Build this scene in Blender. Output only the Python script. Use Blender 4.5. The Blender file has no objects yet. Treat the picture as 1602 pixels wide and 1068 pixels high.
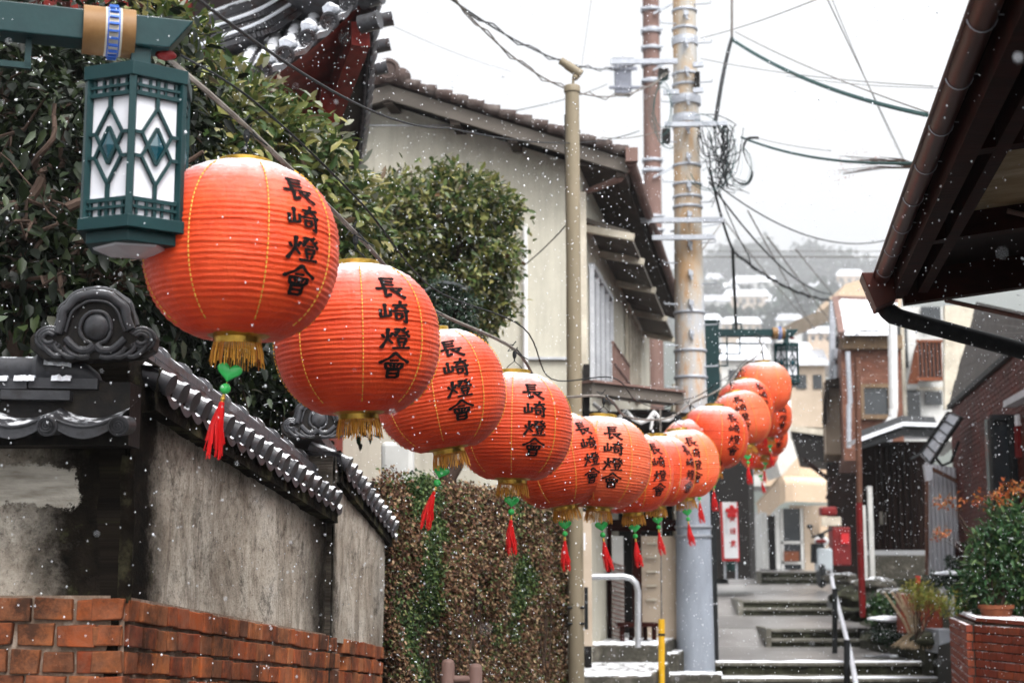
import bpy, bmesh, math, random
import numpy as np
from mathutils import Vector, Matrix, noise as mnoise
random.seed(7); RNG = np.random.default_rng(7)
scene = bpy.context.scene
C = scene.collection
# ------------------------------------------------------------------ camera, sky, sun, exposure
CZ = 1.6                                   # eye height above the ground where the photographer stands
FPX = 2400.0; HOR = 890.0
PITCH = math.atan((HOR - 534.0) / FPX)
cam_d = bpy.data.cameras.new("camera"); cam = bpy.data.objects.new("camera", cam_d); C.objects.link(cam)
cam.location = (0, 0, CZ); cam.rotation_euler = (math.radians(90) + PITCH, 0, 0)
cam_d.sensor_width = 36.0; cam_d.lens = 36.0 * FPX / 1602.0
cam_d.clip_start = 0.05; cam_d.clip_end = 5000
cam_d.dof.use_dof = True; cam_d.dof.focus_distance = 6.2; cam_d.dof.aperture_fstop = 3.6
scene.camera = cam
SUN_EL, SUN_ROT = math.radians(58), math.radians(150)
world = bpy.data.worlds.new("World"); scene.world = world; world.use_nodes = True
wn = world.node_tree; wn.nodes.clear()
sky = wn.nodes.new("ShaderNodeTexSky"); sky.sky_type = 'NISHITA'; sky.sun_disc = False
sky.sun_elevation = SUN_EL; sky.sun_rotation = SUN_ROT; sky.air_density = 1.0; sky.dust_density = 6.0; sky.ozone_density = 1.0
hs = wn.nodes.new("ShaderNodeHueSaturation"); hs.inputs["Saturation"].default_value = 0.10; hs.inputs["Value"].default_value = 1.22
bg = wn.nodes.new("ShaderNodeBackground"); bg.inputs["Strength"].default_value = 0.15
wo = wn.nodes.new("ShaderNodeOutputWorld")
wn.links.new(sky.outputs[0], hs.inputs["Color"]); wn.links.new(hs.outputs[0], bg.inputs[0]); wn.links.new(bg.outputs[0], wo.inputs[0])
sd = bpy.data.lights.new("sun", 'SUN'); sd.energy = 0.9; sd.angle = math.radians(25); sd.color = (1.0, 0.97, 0.93)
sun = bpy.data.objects.new("sun", sd); C.objects.link(sun)
sun.rotation_euler = (math.radians(90) - SUN_EL, 0, math.radians(180) - SUN_ROT)
sun.location = (0, 0, 30)
scene.view_settings.view_transform = 'Standard'; scene.view_settings.look = 'None'
scene.view_settings.exposure = 1.22; scene.view_settings.gamma = 1.0
scene.render.engine = 'CYCLES'
scene.cycles.max_bounces = 6; scene.cycles.transparent_max_bounces = 8; scene.cycles.transmission_bounces = 4
scene.cycles.volume_bounces = 0
# ------------------------------------------------------------------ helpers
cp, sp = math.cos(PITCH), math.sin(PITCH)
def at(px, py, d):
    """point seen at this place of the photograph, d metres ahead"""
    x = (px - 801.0) / FPX; y = (534.0 - py) / FPX
    v = Vector((x, cp - y * sp, sp + y * cp)); v *= d / v.y
    return Vector((v.x, v.y, v.z + CZ))
def ax(px, d, py=700): return at(px, py, d).x
def az(py, d): return at(801, py, d).z
ROOTLOC = {}
def wloc(o):
    l = Vector(o.location); 
    while o.parent: o = o.parent; l = l + Vector(o.location)
    return l
def tag(o, label=None, cat=None, group=None, kind=None):
    if label: o["label"] = label
    if cat: o["category"] = cat
    if group: o["group"] = group
    if kind: o["kind"] = kind
    return o
def empty(name, loc, label, cat, group=None):
    o = bpy.data.objects.new(name, None); C.objects.link(o); o.location = loc; o.empty_display_size = 0.1
    return tag(o, label, cat, group)
def copy_tree(o, parent=None):
    c = o.copy(); C.objects.link(c)
    if parent: c.parent = parent
    for ch in list(o.children): copy_tree(ch, c)
    return c
class MB:
    def __init__(s): s.v = []; s.f = []; s.uv = None
    def add(s, vs, fs):
        b = len(s.v); s.v.extend([tuple(v) for v in vs]); s.f.extend([tuple(i + b for i in f) for f in fs]); return s
    def box(s, c, size, rz=0.0, M=None):
        hx, hy, hz = size[0] / 2, size[1] / 2, size[2] / 2
        R = M if M is not None else Matrix.Rotation(rz, 3, 'Z')
        c = Vector(c)
        vs = [c + R @ Vector((x * hx, y * hy, z * hz)) for x in (-1, 1) for y in (-1, 1) for z in (-1, 1)]
        return s.add(vs, [(0, 1, 3, 2), (4, 6, 7, 5), (0, 4, 5, 1), (2, 3, 7, 6), (0, 2, 6, 4), (1, 5, 7, 3)])
    def beam(s, p0, p1, w, h, up=(0, 0, 1)):
        p0, p1 = Vector(p0), Vector(p1); d = p1 - p0; L = d.length
        if L < 1e-6: return s
        y = d / L; x = y.cross(Vector(up))
        if x.length < 1e-4: x = y.cross(Vector((1, 0, 0)))
        x.normalize(); z = x.cross(y)
        return s.box((p0 + p1) / 2, (w, L, h), M=Matrix((x, y, z)).transposed())
    def tube(s, pts, r, n=8, cap=True):
        pts = [Vector(p) for p in pts]; b = len(s.v); m = len(pts); up = Vector((0.0321, 0.0713, 1))
        rr = r if isinstance(r, (list, tuple)) else [r] * m
        for i, p in enumerate(pts):
            t = (pts[min(i + 1, m - 1)] - pts[max(i - 1, 0)])
            if t.length < 1e-9: t = Vector((0, 0, 1))
            t.normalize(); x = t.cross(up)
            if x.length < 0.05: x = t.cross(Vector((1, 0, 0)))
            x.normalize(); y = t.cross(x)
            for k in range(n):
                a = 2 * math.pi * k / n
                s.v.append(tuple(p + (x * math.cos(a) + y * math.sin(a)) * rr[i]))
        for i in range(m - 1):
            for k in range(n):
                k2 = (k + 1) % n
                s.f.append((b + i * n + k, b + i * n + k2, b + (i + 1) * n + k2, b + (i + 1) * n + k))
        if cap:
            s.f.append(tuple(b + k for k in range(n - 1, -1, -1))); s.f.append(tuple(b + (m - 1) * n + k for k in range(n)))
        return s
    def lathe(s, prof, n=24, c=(0, 0, 0), axis=None, closed=False):
        """prof list of (r,z)"""
        b = len(s.v); c = Vector(c); R = Matrix.Identity(3)
        if axis is not None: R = Vector((0, 0, 1)).rotation_difference(Vector(axis)).to_matrix()
        for (r, z) in prof:
            for k in range(n):
                a = 2 * math.pi * k / n; s.v.append(tuple(c + R @ Vector((r * math.cos(a), r * math.sin(a), z))))
        m = len(prof)
        for i in range(m - 1):
            for k in range(n):
                k2 = (k + 1) % n
                s.f.append((b + i * n + k, b + i * n + k2, b + (i + 1) * n + k2, b + (i + 1) * n + k))
        if prof[0][0] > 1e-5: s.f.append(tuple(b + k for k in range(n - 1, -1, -1)))
        if prof[-1][0] > 1e-5: s.f.append(tuple(b + (m - 1) * n + k for k in range(n)))
        return s
    def prism(s, poly, vec):
        """poly: 3d points, extruded along vec"""
        vec = Vector(vec); n = len(poly); P = [Vector(p) for p in poly]
        s.add(P + [p + vec for p in P], [tuple(range(n)), tuple(range(2 * n - 1, n - 1, -1))] +
              [(i, i + n, (i + 1) % n + n, (i + 1) % n) for i in range(n)])
        return s
    def grid(s, fn, nu, nv):
        b = len(s.v)
        for i in range(nu + 1):
            for j in range(nv + 1): s.v.append(tuple(fn(i / nu, j / nv)))
        for i in range(nu):
            for j in range(nv):
                a = b + i * (nv + 1) + j
                s.f.append((a, a + nv + 1, a + nv + 2, a + 1))
        return s
    def sphere(s, c, r, n=12, m=8, sc=(1, 1, 1)):
        prof = [(max(r * math.sin(math.pi * i / m), 1e-6) , -r * math.cos(math.pi * i / m)) for i in range(m + 1)]
        b = len(s.v); s.lathe(prof, n)
        for i in range(b, len(s.v)):
            x, y, z = s.v[i]; s.v[i] = (c[0] + x * sc[0], c[1] + y * sc[1], c[2] + z * sc[2])
        return s
    def parts(s, name, mat, parent=None, **kw):
        """every separate piece becomes a part of its own"""
        par = list(range(len(s.v)))
        def find(a):
            while par[a] != a: par[a] = par[par[a]]; a = par[a]
            return a
        for f in s.f:
            r0 = find(f[0])
            for q in f[1:]:
                r1 = find(q)
                if r1 != r0: par[r1] = r0
        comp = {}
        for f in s.f: comp.setdefault(find(f[0]), []).append(f)
        out = []
        for fs in comp.values():
            ids = sorted({i for f in fs for i in f}); mp = {i: k for k, i in enumerate(ids)}; m = MB(); m.v = [s.v[i] for i in ids]; m.f = [tuple(mp[i] for i in f) for f in fs]
            out.append(m.build(name, mat, parent, **kw))
        return out
    def build(s, name, mat, parent=None, smooth=False, label=None, cat=None, group=None, kind=None, uvf=None, bevel=0, loc=None, fixn=False):
        off = wloc(parent) if parent else (Vector(loc) if loc is not None else Vector((0, 0, 0)))
        me = bpy.data.meshes.new(name)
        V = np.array(s.v, dtype=np.float64).reshape(-1, 3)
        me.from_pydata([tuple(p) for p in (V - np.array(off))], [], s.f)
        if fixn:
            bm = bmesh.new(); bm.from_mesh(me); bmesh.ops.recalc_face_normals(bm, faces=bm.faces); bm.to_mesh(me); bm.free()
        uvl = me.uv_layers.new(name="UVMap")
        nl = len(me.loops); li = np.zeros(nl, dtype=np.int32); me.loops.foreach_get("vertex_index", li)
        fn = np.zeros(len(me.polygons) * 3); me.polygons.foreach_get("normal", fn); fn = fn.reshape(-1, 3)
        lt = np.zeros(len(me.polygons), dtype=np.int32); me.polygons.foreach_get("loop_total", lt)
        N = np.repeat(fn, lt, axis=0); P = V[li]
        if uvf is not None: U = uvf(P, N)
        else:
            h = np.stack([-N[:, 1], N[:, 0]], 1); hl = np.linalg.norm(h, axis=1) + 1e-9; h /= hl[:, None]
            fl = np.abs(N[:, 2]) > 0.75
            U = np.stack([np.where(fl, P[:, 0], (P[:, :2] * h).sum(1)), np.where(fl, P[:, 1], P[:, 2])], 1)
        uvl.data.foreach_set("uv", U.astype(np.float32).ravel())
        if smooth: me.polygons.foreach_set("use_smooth", [True] * len(me.polygons))
        me.materials.append(mat)
        o = bpy.data.objects.new(name, me); C.objects.link(o)
        if parent: o.parent = parent
        elif loc is not None: o.location = loc
        if bevel:
            bv = o.modifiers.new("bevel", 'BEVEL'); bv.width = bevel; bv.segments = 2; bv.limit_method = 'ANGLE'
        if smooth:
            try:
                me.set_sharp_from_angle(angle=math.radians(40))
            except Exception: pass
        return tag(o, label, cat, group, kind)
def fbox(m, x0, y0, x1, y1, d, t):
    """box whose near face spans this picture rectangle at depth d, t thick going away"""
    ym = (y0 + y1) / 2
    X0, X1 = ax(x0, d, ym), ax(x1, d, ym); Z0, Z1 = az(y1, d), az(y0, d)
    k = .185 * t if t >= .9 else 0                          # deep blocks run back along the street
    m.prism([(X0, d, Z0), (X1, d, Z0), (X1, d, Z1), (X0, d, Z1)][::-1], (k, t, 0)); return m
def leaves(name, mat, parent, anchors, per, L, W, spread, up=0.3, out=None, seed=1, droop=0.2, **kw):
    """anchors (n,3); every anchor bears `per` leaves of length L"""
    r = np.random.default_rng(seed); A = np.repeat(np.asarray(anchors), per, axis=0); n = len(A)
    A = A + r.normal(0, spread, (n, 3))
    d = r.normal(0, 1, (n, 3))
    if out is not None: d = d * 0.8 + np.repeat(np.asarray(out), per, axis=0) * 0.9
    d[:, 2] -= droop; d /= np.linalg.norm(d, axis=1)[:, None]
    u = r.normal(0, 0.55, (n, 3)); u[:, 2] += up + 0.6
    if out is not None: u += np.repeat(np.asarray(out), per, axis=0) * 0.5
    sd_ = np.cross(d, u); sd_ /= (np.linalg.norm(sd_, axis=1)[:, None] + 1e-9); nn = np.cross(sd_, d)
    l = (L * r.uniform(0.65, 1.2, n))[:, None]; w = (W * r.uniform(0.7, 1.15, n))[:, None]
    base = A; f = 0.18
    v = np.stack([base, base + d * l * 0.33 + sd_ * w * 0.5 + nn * w * f, base + d * l * 0.72 + sd_ * w * 0.38 + nn * w * f * .6 - nn * l * .03,
                  base + d * l - nn * l * 0.10, base + d * l * 0.72 - sd_ * w * 0.38 + nn * w * f * .6 - nn * l * .03,
                  base + d * l * 0.33 - sd_ * w * 0.5 + nn * w * f, base + d * l * 0.4], axis=1).reshape(-1, 3)
    off = wloc(parent) if parent else Vector((0, 0, 0))
    v -= np.array(off)
    b = np.arange(n)[:, None] * 7
    q = np.concatenate([b + np.array([0, 1, 6]), b + np.array([1, 2, 6]), b + np.array([2, 3, 6]), b + np.array([6, 3, 4]), b + np.array([6, 4, 5]), b + np.array([6, 5, 0])], axis=1).reshape(-1, 3)
    me = bpy.data.meshes.new(name); me.vertices.add(len(v)); me.vertices.foreach_set("co", v.astype(np.float32).ravel())
    nf = len(q); me.loops.add(nf * 3); me.loops.foreach_set("vertex_index", q.astype(np.int32).ravel())
    me.polygons.add(nf); me.polygons.foreach_set("loop_start", np.arange(nf, dtype=np.int32) * 3)
    me.update(calc_edges=True); me.materials.append(mat)
    o = bpy.data.objects.new(name, me); C.objects.link(o)
    if parent: o.parent = parent
    return tag(o, **kw)
def blob_anchors(blobs, seed=3, shell=0.35, nscale=1.2, cut=None, gap=0.0):
    """points in lumpy ellipsoids, mostly near their surface, with noise gaps"""
    r = np.random.default_rng(seed); P = []; O = []
    for (c, rad, n) in blobs:
        k = 0
        while k < n:
            d = r.normal(0, 1, 3); d /= np.linalg.norm(d); t = 1 - shell * abs(r.normal(0, 1)) 
            if t < 0.1: continue
            p = np.array(c) + d * np.array(rad) * t
            f1 = .95 / min(rad); w = mnoise.noise(Vector(p) * f1 + Vector((seed, 0, 0))) * .9 + mnoise.noise(Vector(p) * f1 * 2.7) * .5 + (r.uniform(0, .45) if r.random() < .05 else 0)
            p = p + d * w * 0.62 * min(rad)
            if mnoise.noise(Vector(p) * f1 * 1.9 + Vector((0, seed, 4))) < -.22: k += .3; continue
            if mnoise.noise(Vector(p) * nscale * 3.1 + Vector((9, 3, 1))) < gap and r.random() < 0.92: k += 0.35; continue
            k += 1
            if cut and cut(p): continue
            P.append(p); O.append(d)
    return np.array(P), np.array(O)
# ------------------------------------------------------------------ materials
def srgb(r, g, b): 
    f = lambda c: (c / 255 / 12.92) if c <= 10 else ((c / 255 + 0.055) / 1.055) ** 2.4
    return (f(r), f(g), f(b))
class NT:
    def __init__(s, name):
        s.m = bpy.data.materials.new(name); s.m.use_nodes = True; s.t = s.m.node_tree; s.t.nodes.clear()
        s.out = s.n('ShaderNodeOutputMaterial'); s.p = s.n('ShaderNodeBsdfPrincipled'); s.l(s.p.outputs[0], s.out.inputs[0])
    def n(s, k, **kw):
        x = s.t.nodes.new(k)
        for a, b in kw.items(): setattr(x, a, b)
        return x
    def l(s, a, b): s.t.links.new(a, b); return s
    def val(s, node, **kw):
        for k, v in kw.items(): node.inputs[k].default_value = v
        return node
    def coord(s, which='Object', scale=(1, 1, 1), rot=(0, 0, 0)):
        tc = s.n('ShaderNodeTexCoord'); mp = s.n('ShaderNodeMapping'); s.l(tc.outputs[which], mp.inputs[0])
        mp.inputs['Scale'].default_value = scale; mp.inputs['Rotation'].default_value = rot; return mp.outputs[0]
    def noise(s, co, scale=5, detail=6, rough=0.6, dist=0.0):
        x = s.n('ShaderNodeTexNoise'); s.l(co, x.inputs['Vector']); x.inputs['Scale'].default_value = scale
        x.inputs['Detail'].default_value = detail; x.inputs['Roughness'].default_value = rough; x.inputs['Distortion'].default_value = dist; return x.outputs['Fac']
    def ramp(s, fac, stops, interp='LINEAR'):
        x = s.n('ShaderNodeValToRGB'); x.color_ramp.interpolation = interp; e = x.color_ramp.elements
        while len(e) < len(stops): e.new(0.5)
        for el, (p, c) in zip(e, stops):
            el.position = p; el.color = (c, c, c, 1) if isinstance(c, (int, float)) else tuple(c) + (1,)
        s.l(fac, x.inputs[0]); return x.outputs[0]
    def mix(s, fac, a, b, mode='MIX'):
        x = s.n('ShaderNodeMix', data_type='RGBA', blend_type=mode)
        for i, v in ((0, fac), (6, a), (7, b)):
            if hasattr(v, 'links') or hasattr(v, 'is_linked'): s.l(v, x.inputs[i])
            else: x.inputs[i].default_value = v if isinstance(v, (int, float)) else tuple(v) + (1,)
        return x.outputs[2]
    def math(s, op, a, b=0.5, clamp=False):
        x = s.n('ShaderNodeMath', operation=op); x.use_clamp = clamp
        for i, v in ((0, a), (1, b)):
            if isinstance(v, (int, float)): x.inputs[i].default_value = v
            else: s.l(v, x.inputs[i])
        return x.outputs[0]
    def color(s, c): 
        if isinstance(c, tuple): s.p.inputs['Base Color'].default_value = c + (1,)
        else: s.l(c, s.p.inputs['Base Color'])
        return s
    def bump(s, h, strength=0.4, dist=0.01):
        b = s.n('ShaderNodeBump'); b.inputs['Strength'].default_value = strength; b.inputs['Distance'].default_value = dist
        s.l(h, b.inputs['Height']); s.l(b.outputs[0], s.p.inputs['Normal']); return s
    def snowmask(s, thr=0.55, amount=0.5, scale=14):
        """1 where fallen snow lies: faces that look up, broken by noise"""
        g = s.n('ShaderNodeNewGeometry'); sx = s.n('ShaderNodeSeparateXYZ'); s.l(g.outputs['Normal'], sx.inputs[0])
        ns = s.noise(s.coord(), scale, 4)
        a = s.math('MULTIPLY', ns, amount * 2); a = s.math('ADD', sx.outputs[2], a); a = s.math('SUBTRACT', a, amount)
        return s.ramp(a, [(thr, 0.0), (min(thr + 0.1, 1), 1.0)])
SNOWC = (0.82, 0.84, 0.88)
def mat(name, c1, c2=None, scale=6, rough=0.7, bump=0.3, bd=0.004, snow=None, metal=0.0, stretch=(1, 1, 1), spec=None, c3=None, sscale=14, samount=.5, detail=8):
    t = NT(name); c2 = c2 or tuple(x * 0.7 for x in c1)
    co = t.coord('Object', stretch); f = t.noise(co, scale, detail, 0.65)
    stops = [(0.32, c1), (0.66, c2)] if c3 is None else [(0.3, c1), (0.5, c2), (0.68, c3)]
    col = t.ramp(f, stops); t.p.inputs['Roughness'].default_value = rough; t.p.inputs['Metallic'].default_value = metal
    t.p.inputs['Specular IOR Level'].default_value = (.5 if (rough < .3 or metal > 0) else .22) if spec is None else spec
    if snow is not None:
        k = t.snowmask(snow, samount, sscale); col = t.mix(k, col, SNOWC)
    t.color(col)
    if bump: t.bump(t.noise(co, scale * 4, 6), bump, bd)
    return t.m
def lanternmat(name, top, low):
    t = NT(name); co = t.coord('Object'); f = t.noise(co, 9, 6, .6)
    col = t.ramp(f, [(0.3, low), (0.7, top)])
    wr = t.noise(t.coord('Object', (1, 1, 5)), 40, 4)
    oi = t.n('ShaderNodeObjectInfo'); hv = t.n('ShaderNodeHueSaturation'); t.l(col, hv.inputs['Color'])
    t.l(t.math('ADD', t.math('MULTIPLY', oi.outputs['Random'], .35), .85), hv.inputs['Value']); col = hv.outputs[0]
    g = t.n('ShaderNodeNewGeometry'); sx = t.n('ShaderNodeSeparateXYZ'); t.l(g.outputs['Position'], sx.inputs[0])
    tc = t.n('ShaderNodeTexCoord'); s2 = t.n('ShaderNodeSeparateXYZ'); t.l(tc.outputs['Object'], s2.inputs[0])
    n2 = t.noise(t.coord('Object'), 28, 6, .7)
    k = t.math('ADD', s2.outputs[2], t.math('MULTIPLY', t.math('SUBTRACT', n2, .5), .10))
    k0 = t.math('MULTIPLY', k, 3.4); k = t.ramp(k0, [(0.34, 0.0), (0.58, 0.07), (0.70, .24), (0.76, .45), (0.82, 0.95)])  # snow on the crown; the fainter pale tint below also paints in sky light
    col2 = t.mix(k, col, SNOWC)
    t.color(col2); t.p.inputs['Roughness'].default_value = 0.42; t.p.inputs['Specular IOR Level'].default_value = .3
    t.p.inputs['Sheen Weight'].default_value = .12; t.p.inputs['Sheen Roughness'].default_value = .4; t.p.inputs['Sheen Tint'].default_value = (1, .8, .7, 1)
    rn = t.math('MULTIPLY', oi.outputs['Random'], 40.0); cw = t.n('ShaderNodeTexNoise', noise_dimensions='4D'); t.l(t.coord('Object', (1, 1, .3)), cw.inputs['Vector']); t.l(rn, cw.inputs['W']); cw.inputs['Scale'].default_value = 45; cw.inputs['Detail'].default_value = 6; cw.inputs['Distortion'].default_value = 1.2
    cb = t.n('ShaderNodeTexNoise', noise_dimensions='4D'); t.l(t.coord('Object'), cb.inputs['Vector']); t.l(rn, cb.inputs['W']); cb.inputs['Scale'].default_value = 3.5; cb.inputs['Detail'].default_value = 3
    t.bump(t.math('ADD', t.math('ADD', wr, t.math('MULTIPLY', n2, .5)), t.math('ADD', t.math('MULTIPLY', cw.outputs['Fac'], 1.4), t.math('MULTIPLY', cb.outputs['Fac'], 5.0))), .75, .004)
    tr = t.n('ShaderNodeBsdfTranslucent'); t.l(col, tr.inputs[0]); mx = t.n('ShaderNodeMixShader'); mx.inputs[0].default_value = .22
    t.l(t.p.outputs[0], mx.inputs[1]); t.l(tr.outputs[0], mx.inputs[2]); t.l(mx.outputs[0], t.out.inputs[0])
    return t.m
def leafmat(name, cols, rough=0.38, snow=None, trans=.25):
    t = NT(name); g = t.n('ShaderNodeNewGeometry'); col = t.ramp(g.outputs['Random Per Island'], cols)
    if snow: col = t.mix(t.snowmask(snow, .35, 9), col, SNOWC)
    t.color(col); t.p.inputs['Roughness'].default_value = rough; t.p.inputs['Specular IOR Level'].default_value = .22
    tr = t.n('ShaderNodeBsdfTranslucent'); t.l(col, tr.inputs[0]); mx = t.n('ShaderNodeMixShader'); mx.inputs[0].default_value = trans
    t.l(t.p.outputs[0], mx.inputs[1]); t.l(tr.outputs[0], mx.inputs[2]); t.l(mx.outputs[0], t.out.inputs[0]); return t.m
def islandmat(name, cols, rough=.8, scale=25, bump=.5, bd=.004, dark=(.02, .02, .018), damt=.35, snow=None, soot=False):
    t = NT(name); g = t.n('ShaderNodeNewGeometry'); col = t.ramp(g.outputs['Random Per Island'], cols)
    co = t.coord(); f = t.noise(co, scale, 8, .7); col = t.mix(t.ramp(f, [(.35, damt), (.62, 0.0)]), col, dark)
    if soot: col = t.mix(t.ramp(t.noise(co, 2.6, 7, .8), [(.38, .9), (.57, .0)]), col, (.035, .018, .012)); col = t.mix(t.ramp(t.noise(co, 7, 8, .85), [(.60, 0.0), (.72, .45)]), col, (.40, .28, .22))
    if snow: col = t.mix(t.snowmask(snow), col, SNOWC)
    t.color(col); t.p.inputs['Roughness'].default_value = rough; t.p.inputs['Specular IOR Level'].default_value = .18; t.bump(t.noise(co, scale * 2, 6), bump, bd); return t.m
def plaster(name, zone, patch=None):
    """old lime plaster; zone: list of (u, darkness) along the wall, u in metres from the street corner (UV x)"""
    t = NT(name); uv = t.coord('UV'); sep = t.n('ShaderNodeSeparateXYZ'); t.l(uv, sep.inputs[0])
    base = t.ramp(t.noise(uv, 2.2, 9, .75), [(.3, (.24, .19, .145)), (.44, (.46, .40, .33)), (.56, (.60, .54, .46)), (.7, (.70, .65, .58))])
    if patch:
        pu, pz0, pz1 = patch; w3 = t.math('MULTIPLY', t.math('SUBTRACT', t.noise(uv, 7, 9, .85), .5), .20)
        up_ = t.math('ADD', sep.outputs[0], w3); zp_ = t.math('ADD', sep.outputs[1], w3)
        mk = t.math('MULTIPLY', t.math('LESS_THAN', up_, pu), t.math('MULTIPLY', t.math('GREATER_THAN', zp_, pz0), t.math('LESS_THAN', zp_, pz1)))
        lime = t.ramp(t.noise(t.coord('UV', (2, 12, 1)), 3, 6, .6), [(.35, (.34, .30, .25)), (.6, (.60, .56, .49))])
    streak = t.noise(t.coord('UV', (4.5, 1.3, 1)), 1.3, 10, .8, 1.2)
    base = t.mix(t.ramp(streak, [(.38, .6), (.52, 0.0)]), base, (.12, .085, .06))
    pit = t.noise(uv, 55, 4, .8); base = t.mix(t.ramp(pit, [(.36, .6), (.44, 0.0)]), base, (.05, .04, .03))
    w = t.noise(uv, 3.0, 8, .8); wf = t.noise(uv, 16, 6, .8)
    u = t.math('ADD', sep.outputs[0], t.math('MULTIPLY', t.math('SUBTRACT', w, .5), .42)); u = t.math('ADD', u, t.math('MULTIPLY', t.math('SUBTRACT', wf, .5), .12))
    u = t.math('DIVIDE', t.math('ADD', u, 1.5), 7.0)
    k = t.ramp(u, [((a + 1.5) / 7.0, b) for a, b in zone])
    grime = t.ramp(t.noise(uv, 9, 8, .75), [(.36, (.003, .0025, .002)), (.56, (.012, .009, .006)), (.66, (.035, .036, .015)), (.8, (.10, .10, .06))])
    col = t.mix(k, base, grime)
    sc = t.ramp(t.noise(t.coord('UV', (1, 1, 1)), 4.5, 9, .85, .5), [(.49, 0.0), (.62, .8)])
    sc = t.math('MULTIPLY', sc, t.ramp(t.noise(uv, 26, 8, .85), [(.44, .25), (.53, 1.0)]))
    col = t.mix(sc, col, (.022, .016, .012))
    drip = t.math('MULTIPLY', t.ramp(t.noise(t.coord('UV', (11, 1.9, 1)), 1.6, 10, .82, .8), [(.58, 0.0), (.63, .9)]), t.ramp(t.noise(uv, 2.4, 5, .7), [(.46, 0.0), (.58, .9)]))
    col = t.mix(drip, col, (.030, .022, .016))
    if patch: col = t.mix(mk, col, lime)
    t.color(col); t.p.inputs['Roughness'].default_value = .9; t.p.inputs['Specular IOR Level'].default_value = .1
    t.bump(t.math('ADD', t.math('MULTIPLY', pit, .6), t.noise(uv, 12, 9, .75)), .8, .012); return t.m
M = {}
M['lantern_red'] = lanternmat('lantern_red', (.80, .092, .022), (.66, .052, .010))
M['lantern_pale'] = lanternmat('lantern_pale', (.86, .16, .06), (.80, .11, .035))
M['gold'] = mat('gold', (.75, .48, .10), (.45, .27, .04), 30, .3, .3, metal=.85)
M['goldthread'] = mat('goldthread', (.80, .47, .08), (.5, .22, .03), 60, .5, .3)
M['fringe'] = islandmat('fringe', [(0, (.55, .24, .03)), (.5, (.72, .36, .05)), (1, (.45, .12, .02))], .6, 60, .2, damt=.1)
M['ink'] = mat('ink', (.004, .003, .003), (.010, .009, .009), 20, .9, .2, spec=.08)
M['jade'] = mat('jade', (.05, .62, .14), (.04, .50, .10), 20, .18, .05)
M['tassel'] = mat('tassel', (.72, .012, .012), (.5, .006, .008), 60, .5, .3, stretch=(1, 1, .1))
M['green_paint'] = mat('green_paint', (.004, .024, .027), (.006, .032, .034), 14, .4, .15, snow=.95)
M['lampglass'] = mat('lampglass', (.62, .62, .66), (.52, .53, .57), 3, .35, .1, bd=.002)
M['diamond'] = mat('diamond', (.003, .035, .05), (.005, .06, .08), 8, .15, 0)
M['cream_band'] = mat('cream_band', (.24, .135, .055), (.17, .085, .03), 10, .5, .2)
M['blue_dot'] = mat('blue_dot', (.03, .09, .42), (.05, .15, .5), 10, .4, 0)
M['white_paint'] = mat('white_paint', (.70, .70, .70), (.55, .55, .54), 8, .5, .1)
M['tile'] = mat('tile', (.028, .029, .033), (.055, .056, .062), 9, .42, .4, snow=.90, c3=(.02, .018, .017), sscale=20)
M['tile_snow'] = mat('tile_snow', (.030, .030, .034), (.06, .06, .066), 9, .4, .4, snow=.62, c3=(.04, .016, .012), sscale=9, samount=.62)
M['tile_dark'] = mat('tile_dark', (.004, .004, .005), (.010, .008, .007), 12, .6, .6, c3=(.022, .018, .012))
M['snow'] = mat('snow', (.84, .86, .90), (.74, .77, .83), 20, .7, .5)
M['black_wood'] = mat('black_wood', (.005, .003, .0025), (.014, .005, .003), 10, .6, .4, stretch=(1, 1, .15), spec=.06)
M['darkred_wood'] = mat('darkred_wood', (.034, .006, .004), (.012, .003, .002), 8, .6, .4, stretch=(.3, 1, 1), spec=.06)
M['temple_red'] = mat('temple_red', (.24, .018, .010), (.12, .009, .006), 6, .6, .3)
M['cream_wall'] = mat('cream_wall', (.66, .615, .49), (.57, .525, .415), 1.3, .85, .35, c3=(.70, .66, .54))
M['cream_trim'] = mat('cream_trim', (.62, .57, .47), (.40, .36, .29), 4, .7, .3)
M['brown_tile'] = mat('brown_tile', (.085, .058, .050), (.05, .035, .031), 5, .8, .5, snow=.97, c3=(.13, .11, .10))
M['gray_board'] = mat('gray_board', (.14, .122, .105), (.08, .07, .06), 3, .8, .4, stretch=(.3, 1, 1))
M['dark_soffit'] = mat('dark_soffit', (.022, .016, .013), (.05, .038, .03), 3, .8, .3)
M['beige_metal'] = mat('beige_metal', (.235, .195, .135), (.18, .15, .10), 5, .5, .2, stretch=(1, 1, .3))
M['brown_steel'] = mat('brown_steel', (.20, .125, .105), (.135, .08, .068), 5, .6, .3, stretch=(1, 1, .3))
M['galv'] = mat('galv', (.42, .44, .48), (.30, .32, .36), 12, .5, .2, metal=.3)
M['alu'] = mat('alu', (.55, .56, .58), (.42, .43, .46), 8, .35, .1, metal=.5)
M['cable'] = mat('cable', (.008, .009, .010), (.018, .020, .022), 20, .6, 0)
M['cable_green'] = mat('cable_green', (.012, .05, .05), (.03, .08, .075), 20, .6, 0)
M['cable_gray'] = mat('cable_gray', (.10, .085, .075), (.2, .18, .16), 20, .6, 0)
M['mortar'] = mat('mortar', (.34, .25, .20), (.20, .14, .10), 18, .9, .8, c3=(.42, .34, .28))
M['brick'] = islandmat('brick', [(0, (.30, .055, .014)), (.25, (.38, .095, .024)), (.5, (.20, .030, .010)), (.75, (.42, .13, .04)), (1, (.07, .024, .014))], .8, 14, .8, damt=.6, dark=(.22, .11, .07), soot=True)
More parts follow.
